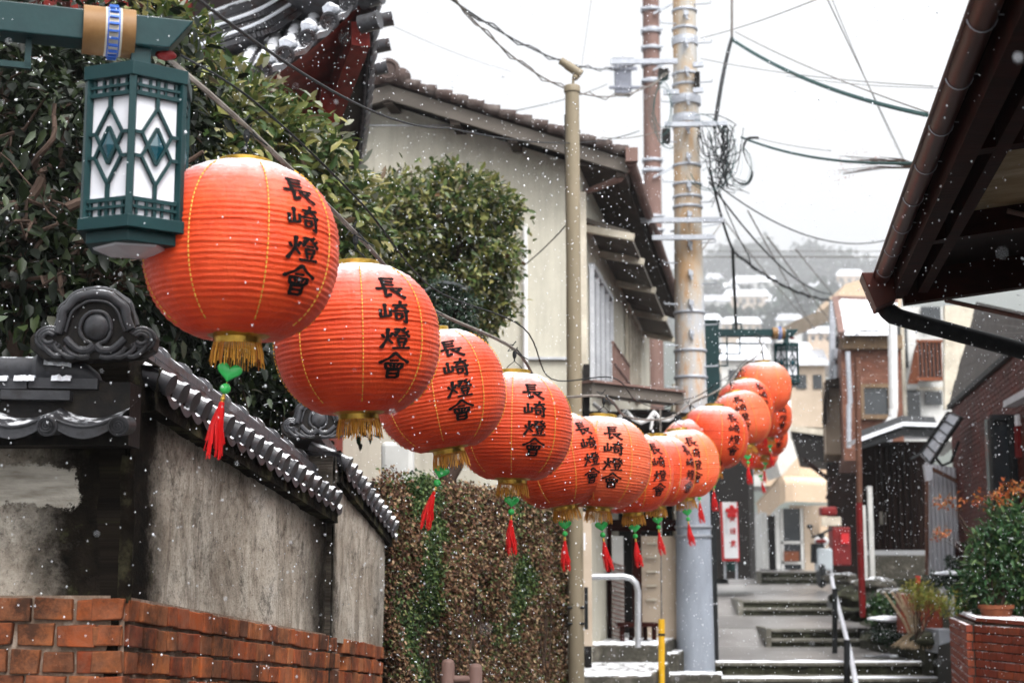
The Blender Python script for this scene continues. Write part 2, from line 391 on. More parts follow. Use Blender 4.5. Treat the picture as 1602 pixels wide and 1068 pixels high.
M['brick_dark'] = islandmat('brick_dark', [(0, (.30, .055, .025)), (.5, (.22, .04, .02)), (1, (.36, .085, .035))], .6, 18, .3, damt=.5, snow=.96)
M['bark'] = mat('bark', (.035, .022, .016), (.07, .045, .033), 20, .85, .8, stretch=(1, 1, .3), snow=.98)
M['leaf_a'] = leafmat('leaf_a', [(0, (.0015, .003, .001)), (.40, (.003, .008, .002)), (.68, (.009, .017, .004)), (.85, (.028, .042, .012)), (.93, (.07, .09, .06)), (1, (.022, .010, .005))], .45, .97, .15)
M['leaf_b'] = leafmat('leaf_b', [(0, (.022, .048, .014)), (.35, (.062, .095, .024)), (.60, (.15, .165, .045)), (.84, (.25, .22, .08)), (.95, (.22, .24, .20)), (1, (.1, .05, .02))], .35, .90)
M['ivy'] = leafmat('ivy', [(0, (.025, .009, .005)), (.35, (.09, .036, .018)), (.58, (.19, .10, .05)), (.76, (.36, .25, .15)), (.84, (.07, .10, .025)), (1, (.035, .06, .014))], .6, .97, .15)
M['ivy_green'] = leafmat('ivy_green', [(0, (.012, .03, .008)), (.5, (.035, .075, .018)), (.8, (.08, .12, .03)), (1, (.16, .17, .06))], .5, .97, .15)
M['nandina'] = leafmat('nandina', [(0, (.012, .045, .014)), (.5, (.03, .085, .03)), (.8, (.06, .12, .04)), (1, (.11, .15, .05))], .4, .96)
M['autumn'] = leafmat('autumn', [(0, (.38, .06, .02)), (.5, (.42, .14, .035)), (1, (.22, .11, .03))], .5)
M['conifer'] = leafmat('conifer', [(0, (.006, .02, .012)), (.6, (.018, .04, .02)), (1, (.04, .05, .03))], .6, .85, .1)
M['yellowgreen'] = leafmat('yellowgreen', [(0, (.10, .13, .02)), (.5, (.22, .24, .04)), (1, (.30, .24, .06))], .5)
M['straw'] = mat('straw', (.42, .33, .22), (.26, .19, .12), 30, .8, .2, snow=.97)
M['box_gray'] = mat('box_gray', (.20, .21, .25), (.14, .15, .18), 6, .5, .2)
M['stone'] = mat('stone', (.10, .092, .08), (.045, .042, .032), 5, .8, .9, .02, c3=(.17, .155, .13), snow=.93)
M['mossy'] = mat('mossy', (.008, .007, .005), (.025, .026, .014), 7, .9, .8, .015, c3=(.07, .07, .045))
M['paving'] = mat('paving', (.13, .12, .115), (.19, .18, .175), 1.6, .30, .3, .006, c3=(.24, .23, .22))
M['step_stone'] = mat('step_stone', (.20, .19, .165), (.11, .105, .085), 4, .5, .5, c3=(.27, .26, .23))
M['asphalt'] = mat('asphalt', (.06, .06, .06), (.10, .10, .10), 3, .5, .6)
M['concrete'] = mat('concrete', (.33, .35, .39), (.25, .27, .30), 3, .7, .4)
M['beige_wall'] = mat('beige_wall', (.60, .46, .33), (.52, .39, .28), 2, .8, .2)
M['tan_wall'] = mat('tan_wall', (.50, .41, .32), (.42, .34, .26), 2, .8, .2)
M['white_wall'] = mat('white_wall', (.62, .62, .60), (.48, .48, .46), 2, .8, .2)
M['brown_siding'] = mat('brown_siding', (.20, .075, .045), (.12, .05, .032), 6, .7, .3, stretch=(.3, 1, 1), c3=(.25, .12, .08))
M['old_wood'] = mat('old_wood', (.20, .135, .08), (.10, .065, .04), 8, .8, .4, stretch=(1, 1, .2))
M['darkred_brick'] = islandmat('darkred_brick', [(0, (.105, .013, .007)), (.5, (.095, .012, .006)), (1, (.115, .015, .007))], .6, 3, .3, damt=.6)
M['darkred_wall'] = mat('darkred_wall', (.085, .012, .007), (.06, .009, .006), 10, .8, .4, spec=.1)
M['slate'] = mat('slate', (.07, .062, .058), (.12, .105, .095), 5, .6, .4, stretch=(1, 1, 1))
M['gray_metal'] = mat('gray_metal', (.52, .53, .57), (.43, .44, .48), 2, .45, .1, stretch=(1, 1, .2))
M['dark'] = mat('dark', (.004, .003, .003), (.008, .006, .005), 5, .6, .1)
M['glass'] = mat('glass', (.02, .025, .03), (.04, .045, .05), 1, .08, 0)
M['red_paint'] = mat('red_paint', (.20, .012, .012), (.13, .008, .008), 6, .5, .2)
M['sign_white'] = mat('sign_white', (.78, .79, .82), (.70, .71, .74), 3, .4, .05)
M['sign_red'] = mat('sign_red', (.62, .03, .035), (.52, .025, .03), 6, .4, .05)
M['terracotta'] = mat('terracotta', (.20, .065, .028), (.13, .04, .018), 9, .8, .3)
M['yellow'] = mat('yellow', (.72, .42, .02), (.62, .34, .02), 6, .4, .1)
M['rust_pole'] = mat('rust_pole', (.15, .07, .045), (.10, .045, .03), 8, .7, .3)
M['moped_white'] = mat('moped_white', (.55, .60, .63), (.45, .5, .53), 3, .35, 0)
M['far_green'] = mat('far_green', (.03, .045, .03), (.06, .075, .05), 1.0, .9, 0)
M['gutter'] = mat('gutter', (.075, .015, .009), (.030, .008, .005), 5, .4, .25, stretch=(1, .2, 1))
M['plywood'] = mat('plywood', (.62, .48, .29), (.40, .28, .15), 3, .7, .2, stretch=(.4, 1, 1), c3=(.72, .60, .40))
t = NT('cream_wall'); co = t.coord(); c_ = t.ramp(t.noise(co, 1.3, 8, .7), [(.3, (.56, .535, .45)), (.6, (.48, .46, .385))]); c_ = t.mix(t.ramp(t.noise(t.coord('Object', (5, 5, .5)), 1.2, 8, .75), [(.36, .45), (.55, 0.0)]), c_, (.30, .28, .235)); c_ = t.mix(t.ramp(t.noise(co, 14, 8, .8), [(.32, .35), (.44, 0.0)]), c_, (.30, .27, .22)); t.color(c_); t.p.inputs['Roughness'].default_value = .9; t.p.inputs['Specular IOR Level'].default_value = .15; t.bump(t.noise(co, 60, 5), .3, .004); M['cream_wall'] = t.m
# ------------------------------------------------------------------ ground, steps, landings
def sheet(name, pts, mat_, z=None):
    m = MB(); m.add(pts, [tuple(range(len(pts)))]); return m.build(name, mat_, kind="structure")
R_ = lambda z: z + CZ                       # heights given relative to the eye
DX, DY = 0.164, 0.986                        # direction of the street
def sx(d, off): return off + 0.166 * d       # line parallel with the street
g = MB()
prof = [(-60, -1.62), (6, -1.66), (16.9, -1.72), (17.0, -1.72)]
def terr(u, v):
    X = -400 + 800 * u; ys = [-80, 0, 6, 17, 24, 33, 45, 60, 90, 140, 220, 400, 900, 3000]; zs = [-1.75, -1.72, -1.76, -1.82, -1.45, -1.05, -.55, -.30, 0.5, 3.0, 8, 12, 14, 20]
    t = v * (len(ys) - 1); i = min(int(t), len(ys) - 2); f = t - i
    return (X * (1 if ys[i] < 400 else 6), ys[i] * (1 - f) + ys[i + 1] * f, R_(zs[i] * (1 - f) + zs[i + 1] * f))
g.grid(terr, 40, 26); g.build('ground', M['asphalt'], kind='structure')
# stone flights with sloping concrete landings between; a ramp runs up their left side
def steprun(name, d0, z0, d1, z1, n, xl, xr, tread):
    """n risers climbing from z0 at d0, each tread deep; nosings bordered by snow"""
    m = MB(); sn = MB(); h = (z1 - z0) / n
    for i in range(n):
        ya = d0 + i * tread; za = z0 + (i + 1) * h
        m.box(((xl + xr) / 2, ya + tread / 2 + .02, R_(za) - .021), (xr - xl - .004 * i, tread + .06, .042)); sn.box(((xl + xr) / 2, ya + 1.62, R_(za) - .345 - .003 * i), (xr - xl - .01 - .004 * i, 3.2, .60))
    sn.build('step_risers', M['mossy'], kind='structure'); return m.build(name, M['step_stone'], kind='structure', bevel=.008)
fl = [("stone_steps", 17.3, -1.5, 18.4, -1.10, 2, ax(1018, 17.3), ax(1500, 17.3, 1050), .75)]
steprun('stone_steps', 17.75, -1.36, 0, -1.08, 2, ax(1020, 17.7, 1050), ax(1560, 17.7, 1050), .62)
steprun('stone_steps', 16.6, -1.75, 0, -1.36 - .02, 3, ax(1000, 17, 1060), ax(1560, 17, 1060), .38)
steprun('stone_steps', 22.4, -1.12, 0, -.865, 2, ax(1198, 22.4, 1000), ax(1352, 22.4, 1000), .38)
steprun('stone_steps', 29.2, -.86, 0, -.59, 2, ax(1155, 29.2, 950), ax(1302, 29.2, 950), .45)
steprun('stone_steps', 43.0, -.40, 0, -.075, 2, ax(1185, 43, 900), ax(1282, 43, 900), .5)
def landing(name, rows, mat_=None):
    m = MB(); m.add([Vector((x, y, R_(z))) for y, xl, xr, z in rows for x in (xl, xr)], [(2 * i, 2 * i + 1, 2 * i + 3, 2 * i + 2) for i in range(len(rows) - 1)])
    return m.build(name, mat_ or M['paving'], kind='structure')
landing('landing', [(18.4, ax(1040, 18.4, 1030), ax(1480, 18.4, 1030), -1.075), (22.43, ax(1100, 22, 1010), ax(1460, 22, 1010), -1.10), ])
landing('ramp', [(22.40, ax(1110, 22.4, 1000), ax(1198, 22.4, 1000), -1.10), (23.2, ax(1100, 23.4, 980), ax(1202, 23.4, 980), -.87)])
landing('landing', [(23.2, ax(1100, 23.2, 980), ax(1380, 23.2, 980), -.865), (29.22, ax(1110, 29, 960), ax(1345, 29, 960), -.86)])
landing('ramp', [(29.2, ax(1110, 29.2, 950), ax(1155, 29.2, 950), -.86), (30.1, ax(1110, 30.1, 940), ax(1156, 30.1, 940), -.59)])
landing('landing', [(30.1, ax(1110, 30.1, 940), ax(1302, 30.1, 940), -.59), (43.0, ax(1120, 43, 910), ax(1310, 43, 910), -.40)])
landing('ramp', [(42.9, ax(1139, 43, 900), ax(1185, 43, 900), -.40), (44.0, ax(1139, 44, 895), ax(1186, 44, 895), -.075)])
landing('upper_street', [(44.0, ax(1080, 44, 900), ax(1330, 44, 900), -.07), (75, ax(1100, 75, 890), ax(1400, 75, 890), .05)])
for i, (px, d, z0, d1, z1) in enumerate([(1198, 22.38, -1.1, 23.3, -.86), (1155, 29.18, -.86, 30.2, -.585), (1185, 42.9, -.4, 44.1, -.07)]):
    m = MB(); x = ax(px, d, 960); w = .07 * d / 22
    m.prism([(x, d, R_(z0) - .2), (x, d1, R_(z0) - .2), (x, d1, R_(z1) + .03), (x, d, R_(z0) + .06), (x, d, R_(z0) + .28)][:3] + [(x, d1, R_(z1) + .03), (x, d, R_(z1) + .02)], (w, 0, 0))
    m.build('ramp_kerb', M['step_stone'], kind='structure', fixn=True)
# snow that settled along the step edges
def snowline(p0, p1, w, h, seed, name='settled_snow'):
    m = MB(); p0, p1 = Vector(p0), Vector(p1); n = max(8, int((p1 - p0).length / .035)); t = (p1 - p0).normalized(); s = Vector((-t.y, t.x, 0))
    def fn(u, v):
        p = p0.lerp(p1, u); a = mnoise.noise(Vector((u * 9 + seed, seed * 3.1, 0))) ; b = mnoise.noise(Vector((u * 40, v * 3, seed)))
        ww = w * (1 + .7 * a + .3 * b); return p + s * ww * (v - .08) + Vector((0, 0, h * math.sin(math.pi * min(max(v, .0), 1)) * (1 + .8 * a) + .002 + (-.01 if v in (0, 1) else 0)))
    m.grid(fn, n, 5); return m.build(name, M['snow'], smooth=True, kind='stuff', fixn=True)
for i, (xa, xb, d, z, w) in enumerate([(1020, 1500, 17.76, -1.22, .11), (1120, 1480, 18.38, -1.08, .10), (1355, 1470, 19.6, -1.077, .10), (1370, 1450, 21.0, -1.085, .12)]):
    snowline(at(xa, 1040, d).xy.to_3d() + Vector((0, 0, R_(z))), at(xb, 1040, d).xy.to_3d() + Vector((0, 0, R_(z))), w, .018, i + 1)
M['pier_stain'] = mat('pier_stain', (.004, .003, .002), (.012, .009, .006), 7, .95, 1.0, .012, c3=(.07, .066, .035), spec=.1, detail=10)
# ------------------------------------------------------------------ left boundary walls
WA, WB, WC = at(195, 900, 5.1), at(514, 900, 7.6), at(594, 900, 8.9)
tW = (Vector((WB.x - WA.x, WB.y - WA.y, 0))).normalized(); nW = Vector((-tW.y, tW.x, 0))       # nW points away from the street
LW1 = (WB - WA).to_2d().length; tW2 = Vector((WC.x - WB.x, WC.y - WB.y, 0)).normalized(); LW2 = (WC - WB).to_2d().length
fA = Vector((-1, .02, 0)).normalized()                       # the front wall runs off to the left
zb0 = az(933, 5.1); zb1 = az(1008, 8.6)                       # top of the brick base, sloping with the street
brk = lambda s: zb0 + (zb1 - zb0) * s / 3.6
zt = lambda s: az(612, 5.4) + (az(790, 7.6) - az(612, 5.4)) * (s - .3) / (LW1 - .3)
zt2 = lambda s: az(738, 7.75) + (az(803, 8.9) - az(738, 7.75)) * (s) / (LW2)
ZG = R_(-1.9)
rootW = empty('boundary_wall', (WA.x, WA.y, ZG), 'old stained plaster wall on a red brick base running down beside the street', 'wall')
def P2(base, t, s, off, z): return Vector((base.x + t.x * s, base.y + t.y * s, 0)) + Vector((nW.x * off, nW.y * off, z))
def wallgrid(m, base, t, n, L, zlo, zhi, off, ns, nz, u0=0, amp=.012):
    def fn(u, v):
        s = L * u; z = zlo(s) * (1 - v) + zhi(s) * v
        b = mnoise.noise(Vector((s * 1.3 + u0, z * 1.7, 3.3))) * amp + mnoise.noise(Vector((s * 6 + u0, z * 7, 1.3))) * amp * .35
        return Vector((base.x + t.x * s, base.y + t.y * s, z)) + n * (off + b)
    m.grid(fn, ns, nz)
def uvs(sign):
    def f(P, N):
        s = (P[:, 0] - WA.x) * tW.x + (P[:, 1] - WA.y) * tW.y
        if sign < 0: s = -np.hypot(P[:, 0] - WA.x, P[:, 1] - WA.y)
        return np.stack([s, P[:, 2]], 1)
    return f
pl = plaster('old_plaster', [(-1.5, .05), (-.75, .0), (-.38, .55), (-.24, 1), (.22, 1), (.40, .15), (.55, .05), (LW1 - .42, .10), (LW1 - .20, .75), (LW1 - .06, 1.0), (LW1 + .02, .8), (LW1 + .10, .05), (LW1 + .8, .0), (LW1 + 1.2, .45)])
Wt = .30
m = MB(); wallgrid(m, WA, tW, nW, LW1, lambda s: brk(s) - .03, lambda s: zt(s) + .08, .012, 110, 40)
o = m.build('plaster', pl, rootW, smooth=True, uvf=uvs(1), fixn=True)
m = MB(); wallgrid(m, WA, tW, nW, LW1, lambda s: ZG, lambda s: zt(s) + .08, Wt, 20, 4)
m.prism([P2(WA, tW, 0, Wt, ZG), P2(WA, tW, 0, .015, ZG), P2(WA, tW, 0, .015, zt(0) + .05), P2(WA, tW, 0, Wt, zt(0) + .05)], tW * .02)
m.build('wall_back', pl, rootW, uvf=uvs(1), fixn=True)
# second stretch, a little proud of the first
root2 = empty('boundary_wall', (WB.x, WB.y, ZG), 'paler second stretch of plaster wall beyond the first, ending at the ivy hedge', 'wall')
m = MB(); nW2 = Vector((-tW2.y, tW2.x, 0))
wallgrid(m, WB, tW2, nW2, LW2, lambda s: brk(s + LW1) - .03, lambda s: zt2(s) + .07, -.02, 50, 30, 7)
def endf(u, v):
    z = (brk(LW1 + LW2) - .03) * (1 - v) + (zt2(LW2) + .07) * v; return Vector((WC.x, WC.y, z)) + nW2 * (-.02 + u * .34) + tW2 * (.05 * math.sin(v * 3))
m.grid(endf, 6, 16)
m.build('plaster', pl, root2, smooth=True, uvf=uvs(1), fixn=True)
m = MB(); m.prism([Vector((WB.x, WB.y, ZG)) + nW2 * (-.012), Vector((WB.x, WB.y, zt2(0) + .07)) + nW2 * -.012, Vector((WB.x, WB.y, zt2(0) + .07)) + nW2 * .3, Vector((WB.x, WB.y, ZG)) + nW2 * .3], tW2 * .05)
m.build('wall_end', pl, root2, uvf=uvs(1), fixn=True)
# front stretch facing the camera
rootF = empty('boundary_wall', (WA.x - .6, WA.y, ZG), 'plaster wall facing the viewer at the far left with grey patches above large bricks', 'wall')
ztF = az(712, 5.1); LF = 2.2
m = MB(); wallgrid(m, WA + Vector((.0, -.0, 0)), fA, Vector((0, 1, 0)), LF, lambda s: zb0 - .03, lambda s: ztF + .03, .012, 90, 40, 20)
m.build('plaster', plaster('old_plaster_front', [(-2.9, .0), (-.9, .0), (-.42, .12), (-.28, .75), (-.20, 1), (.2, 1)], patch=(-.17, az(792, 5.1), az(728, 5.1))), rootF, smooth=True, uvf=uvs(-1), fixn=True)
m = MB(); m.box((WA.x - 1.1, WA.y + .34, (ZG + ztF) / 2), (2.2, .02, ztF - ZG)); m.build('wall_back', pl, rootF)
# upper pier of stained plaster at the corner, under the ridge-end tile
m = MB(); c0 = Vector((WA.x, WA.y, 0))
zu = az(563, 5.0)
def pierf(u, v):
    z = (ztF + .015) * (1 - v) + (zu + .01) * v; w = Wt + .02
    pts = [Vector((WA.x - w, WA.y + .35, 0)), Vector((WA.x - w, WA.y + .024, 0)), Vector((WA.x - .016, WA.y + .024, 0)), Vector((WA.x - .022, WA.y + .02, 0)) + tW * .35]
    t = u * 3; i = min(int(t), 2); p = pts[i].lerp(pts[i + 1], t - i)
    q = mnoise.noise(Vector((p.x * 9, p.y * 9, z * 9))) * .012
    return Vector((p.x + q, p.y - abs(q), z))
m.grid(pierf, 45, 24); m.build('corner_pier', M['pier_stain'], rootW, smooth=True, fixn=True)
# brick base: every brick laid on its own in mortar
def bricks(base, t, n, L, top, rows, ch, bl, root, seed, proud=.012, header=False, jit=1.0, name='bricks'):
    r = random.Random(seed); m = MB(); mo = MB(); gap = .014
    ts = lambda s: (top(s + .02) - top(s)) / .02
    for k in range(rows):
        s = -(bl * .5 if k % 2 else 0) + r.uniform(-.02, .02)
        while s < L:
            w = bl * r.choice([1, 1, 1, .8, 1.25]) * r.uniform(.9, 1.1)
            s0 = max(s, 0); s1 = min(s + w, L); s += w
            if s1 - s0 < .03: continue
            if r.random() < .035 * jit and not header: continue
            sc = (s0 + s1) / 2; zc = top(sc) - (k + .5) * ch; pr = proud + r.uniform(-.006, .006) * jit; sl = ts(sc)
            a = Vector((base.x + t.x * sc, base.y + t.y * sc, zc + r.uniform(-.003, .003))) + n * (.04 - pr)
            tt = Vector((t.x, t.y, sl + r.uniform(-.012, .012) * jit)).normalized(); up = Vector((0, 0, 1)); up = (up - tt * up.dot(tt)).normalized(); nn = tt.cross(up)
            Mx = Matrix((tt, nn, up)).transposed(); b = len(m.v)
            m.box(a, (s1 - s0 - gap * r.uniform(.6, 1.3), .08, ch - gap * r.uniform(.5, 1.2)), M=Mx)
            for i in range(b, len(m.v)): m.v[i] = tuple(m.v[i][q] + r.uniform(-.004, .004) * jit for q in range(3))
    m.build(name, M['brick'] if name == 'bricks' else M['brick_dark'], root, bevel=.004, fixn=True)
    wallgrid(mo, base, t, n, L, lambda s: ZG, lambda s: top(s) + .004, .008, int(L * 30), 40, seed, .006)
    mo.build('mortar', M['mortar'], root, smooth=True, fixn=True)
m = MB(); pc = []
for i in range(40):
    z = (zb0 - .02) * (1 - i / 39) + (ztF) * i / 39; pc.append(Vector((WA.x - .006 + mnoise.noise(Vector((z * 5, 1, 0))) * .012, WA.y + .022, z)))
m.tube(pc, .026, 10); m.build('corner', M['pier_stain'], rootW, smooth=True)
bricks(WA, tW, nW, LW1, brk, 16, .083, .115, rootW, 3, jit=.8)
bricks(WB, tW2, nW2, LW2, lambda s: brk(s + LW1), 16, .083, .115, root2, 4, proud=.030, jit=.8)
m = MB(); rq = random.Random(4)
for k in range(15):
    b0 = len(m.v); m.box((WA.x - .030 - .016, WA.y + .030, zb0 - (k + .5) * .083), (.10 + rq.uniform(-.01, .03), .10, .066))
    for i in range(b0, len(m.v)): m.v[i] = tuple(q + rq.uniform(-.005, .005) for q in m.v[i])
m.build('corner_bricks', M['brick'], rootW, bevel=.004)
bricks(WA + Vector((.004, -.002, 0)), fA, Vector((0, 1, 0)), LF, lambda s: zb0, 14, .083, .145, rootF, 5, jit=1.2)
# ---- tiled cap: ridge of stacked tiles over short round-tile rows
def tilecap(base, t, n, s0, s1, zr0, zr1, root, pitch=.125, wid=.17, drop=.085, rr=.036, name_mat='tile_snow', seed=1, oneside=True):
    """ridge height runs zr0..zr1; n points away from the street; row ends face the street"""
    r = random.Random(seed); L = s1 - s0; sl = (zr1 - zr0) / L
    pos = lambda s, off, dz: Vector((base.x + t.x * s, base.y + t.y * s, zr0 + sl * (s - s0) + dz)) + n * (Wt / 2 + off)
    m = MB(); k = 0; s = s0 + .04
    while s < s1:
        j = r.uniform(-.006, .006)
        for sg in ((-1,) if oneside else (-1, 1)):
            a = pos(s + j, sg * .03, -.095); b = pos(s + j, sg * (wid + Wt / 2 * .4), -.095 - drop)
            m.tube([a, a.lerp(b, .5) + Vector((0, 0, .006)), b], rr, 10)
            mid = b + (b - a).normalized() * .004
            m.tube([b - (b - a).normalized() * .012, mid], rr * 1.12, 12)
            # the curved pan between two round rows
            def pan(u, v, s=s, j=j, sg=sg):
                ss = s + j + pitch * u; q = pos(ss, sg * .03, -.10).lerp(pos(ss, sg * (wid + Wt / 2 * .4 - .012), -.105 - drop), v); q.z -= .028 * math.sin(math.pi * u); return q
            m.grid(pan, 6, 2)
            def lip(u, v, s=s, j=j, sg=sg):
                ss = s + j + pitch * u; q = pos(ss, sg * (wid + Wt / 2 * .4 - .012), -.105 - drop); q.z -= .028 * math.sin(math.pi * u) + v * .03; return q
            m.grid(lip, 6, 1)
        s += pitch
    m.build('roof_tiles', M[name_mat], root, smooth=True)
    m = MB(); s = s0; i = 0
    while s < s1 - .02:                                          # ridge: two flat courses and a rounded top, tile after tile
        e = min(s + .235, s1); j = r.uniform(-.004, .004)
        m.beam(pos(s, j, -.045 + j), pos(e - .004, j, -.045 + j), .19, .028); m.beam(pos(s + .01, j, -.005), pos(e + .01, j, -.005 + j), .16, .026); m.beam(pos(s, 0, -.025), pos(e, 0, -.025), .13, .05)
        m.tube([pos(s, 0, .030), pos(s + .04, 0, .030), pos(s + .045, 0, .024), pos(e, 0, .022)], [.050, .050, .042, .042], 12)
        s = e
    m.build('ridge', M[name_mat], root, smooth=True)
    m = MB(); 
    def coref(u, v):
        a = 2 * math.pi * (v - .125); c_, s_ = math.cos(a), math.sin(a); q = max(abs(c_), abs(s_)); p = pos(s0 + L * u, (Wt / 2 + .05) * c_ / q, -.20 + .078 * s_ / q); k = .010 * mnoise.noise(p * 11) + .006 * mnoise.noise(p * 31); return p + Vector((-k, -k, k))
    m.grid(coref, int(L * 40), 32); m.build('cap_core', M['pier_stain'], root, smooth=True, fixn=True)
zr0, zr1 = az(545, 5.5), az(732, 7.7)
tilecap(WA, tW, nW, .10, LW1 - .02, zr0 + .02, zr1, rootW, seed=2)
zr20, zr21 = az(672, 7.8), az(782, 9.2)
tilecap(WB, tW2, nW2, .02, LW2 + .12, zr20, zr21, root2, pitch=.12, seed=5)
# the front wall's cap seen square on
nF = Vector((0, 1, 0)); zrf = az(575, 5.15)
zrf = az(575, 5.0); DF = -.14
m = MB(); xs = [ax(185, 4.84, 668) - .226 * i for i in range(9)]; zd = az(666, 4.84)
for i, x in enumerate(xs):
    a = Vector((x, 4.95, zd + .012)); b = Vector((x, 4.84, zd)); rr = .031
    m.tube([a, a.lerp(b, .5), b], rr, 14); m.lathe([(rr * 1.05, -.014), (rr * 1.08, 0), (rr * .9, .004), (rr * .85, 0)], 20, b, (b - a).normalized())
    pts = [b + Vector((math.cos(q * .42) * rr * .82 * (1 - q / 44), -.008, math.sin(q * .42) * rr * .82 * (1 - q / 44))) for q in range(42)]
    m.tube(pts, .0016, 5)
    x2 = x - .226
    def pan(u, v, x=x, x2=x2):
        q = Vector((x + (x2 - x) * u, 5.08, zrf - .10)).lerp(Vector((x + (x2 - x) * u, 4.85, zd + .028)), v); q.z -= .034 * math.sin(math.pi * u) ; return q
    m.grid(pan, 14, 4)
    def lip(u, v, x=x, x2=x2): 
        return Vector((x + (x2 - x) * u, 4.848, zd + .028 - .034 * math.sin(math.pi * u) - v * (.022 + .012 * math.sin(math.pi * u))))
    m.grid(lip, 14, 1)
    pts = [Vector((x + (x2 - x) * u / 10, 4.846, zd + .032 - .034 * math.sin(math.pi * u / 10))) for u in range(11)]; m.tube(pts, .005, 6)
m.build('roof_tiles', M['tile'], rootF, smooth=True)
m = MB(); X5 = lambda px: ax(px, 5.0, 590); Y5 = 5.03
m.tube([Vector((X5(55), Y5, zrf)), Vector((-4.2, Y5, zrf + .01))], .040, 16)
m.tube([Vector((X5(74), Y5, zrf)), Vector((X5(66), Y5, zrf)), Vector((X5(58), Y5, zrf)), Vector((X5(50), Y5, zrf))], [.040, .052, .054, .042], 16)
m.tube([Vector((X5(72), Y5, zrf)), Vector((X5(100), Y5, zrf - .006)), Vector((X5(130), Y5, zrf - .02)), Vector((X5(146), Y5, zrf - .035)), Vector((X5(154), Y5, zrf - .05))], [.044, .043, .034, .022, .010], 16)
for q in range(14): m.beam((X5(158) - .23 * q, Y5 - .01, zrf - .058), (X5(158) - .23 * (q + 1) + .006, Y5 - .01, zrf - .054), .12, .034); m.beam((X5(166) - .23 * q - .1, Y5 - .015, zrf - .098), (X5(166) - .23 * (q + 1) - .094, Y5 - .015, zrf - .094), .15, .030)
m.build('ridge', M['tile'], rootF, smooth=True)
m = MB(); m.box((-1.247 - 1.1, 5.055, (zd + zrf) / 2 - .05), (2.2, .15, zrf - zd + .0)); m.build('cap_core', M['tile_dark'], rootF)
for i_, (a_, b_) in enumerate(((118, 88), (62, 30), (20, -20))): snowline((X5(a_), Y5 - .068, zrf - .042), (X5(b_), Y5 - .068, zrf - .042), .022, .009, 9 + i_)
snowline((X5(112), Y5 - .040, zrf + .008), (X5(72), Y5 - .040, zrf + .014), .024, .012, 4)
# ---- carved ridge-end tiles facing the viewer
def ridge_end_tile(c, s, yaw, label, parentless=True):
    """c = centre, s = width"""
    e = empty('ridge_end_tile', c, label, 'roof ornament', 'carved ridge end tiles of the wall'); k = s / 195.0
    def q(px, py, y=0): v = Vector(((px - 147) * k, y, (520 - py) * k)); v = Matrix.Rotation(yaw, 3, 'Z') @ v; return Vector(c) + v
    outl = [(50, 548), (48, 530), (55, 520), (66, 516), (78, 520), (90, 500), (91, 483), (98, 474), (112, 459), (128, 451), (150, 449), (172, 451), (188, 462), (200, 472), (208, 490), (212, 512), (222, 508), (236, 512), (243, 524), (240, 545), (222, 556), (190, 560), (150, 563), (100, 565), (70, 563)]
    m = MB(); m.prism([q(x, y, 0) for x, y in outl], Matrix.Rotation(yaw, 3, 'Z') @ Vector((0, .10, 0)))
    m.build('slab', M['tile_dark'], e, fixn=True, bevel=.004)
    m = MB(); arch = [(92, 522), (97, 505), (99, 488), (107, 480), (117, 467), (133, 461), (152, 459), (170, 462), (184, 472), (194, 480), (198, 498), (205, 515)]
    def smooth_(pts, n=4):
        out = []
        for i in range(len(pts) - 1):
            p0 = pts[max(i - 1, 0)]; p1 = pts[i]; p2 = pts[i + 1]; p3 = pts[min(i + 2, len(pts) - 1)]
            for t in [j / n for j in range(n)]:
                out.append(tuple(.5 * (2 * p1[a] + (p2[a] - p0[a]) * t + (2 * p0[a] - 5 * p1[a] + 4 * p2[a] - p3[a]) * t * t + (-p0[a] + 3 * p1[a] - 3 * p2[a] + p3[a]) * t ** 3) for a in (0, 1)))
        return out + [pts[-1]]
    m.tube([q(x, y, -.006) for x, y in smooth_(arch)], 7.5 * k, 10)
    outer = [(x + (x - 150) * .06, y - 6) for x, y in arch]; m.tube([q(x, y, .02) for x, y in smooth_(outer)], 9 * k, 10)
    m.tube([q(x, y, -.012) for x, y in smooth_([(104, 520), (109, 500), (115, 486), (135, 472), (152, 470), (170, 474), (184, 488), (190, 504), (196, 518)])], 2.2 * k, 6)
    m.build('arch_rim', M['tile'], e, smooth=True)
    m = MB(); m.sphere(q(151, 512, .0), 21 * k, 20, 12, (1, .55, 1.05)); m.build('boss', M['tile'], e, smooth=True)
    m = MB(); m.tube([q(x, y, -.008) for x, y in smooth_([(145, 538), (133, 532), (126, 518), (129, 500), (140, 489), (152, 487), (164, 490), (172, 502), (174, 518), (168, 532), (156, 538)])], 3.2 * k, 8)
    for sgn in (-1, 1):
        X = lambda x: 150 + sgn * (x - 150)
        m.tube([q(X(x), y, -.006) for x, y in smooth_([(151, 540), (160, 548), (175, 548), (186, 540), (196, 530)])], [7 * k] * 5 + [6 * k] * 12, 8)
        for rr_, yy in ((20, 0), (14.5, -.004), (9, -.008)):
            pts = [(222 + rr_ * math.cos(a), 530 + rr_ * .86 * math.sin(a)) for a in [(-2.6 + 5.2 * i / 24) for i in range(25)]]
            m.tube([q(X(x), y, yy) for x, y in pts], 3.4 * k, 8)
        for j in range(3): m.tube([q(X(x), y, -.004) for x, y in smooth_([(158 + 22 * j, 558), (172 + 20 * j, 560 - j), (190 + 18 * j, 553 - 3 * j), (198 + 16 * j, 543 - 2 * j)])], 4.2 * k, 8)
    m.build('scrolls', M['tile'], e, smooth=True)
    return e
ridge_end_tile(at(147, 520, 4.93), 195 / FPX * 4.93, math.radians(4), 'large dark carved ridge end tile on the corner of the plaster wall')
ridge_end_tile(at(496, 660, 7.45), 112 / FPX * 7.45, math.radians(8), 'smaller grey carved ridge end tile half hidden behind the second lantern')
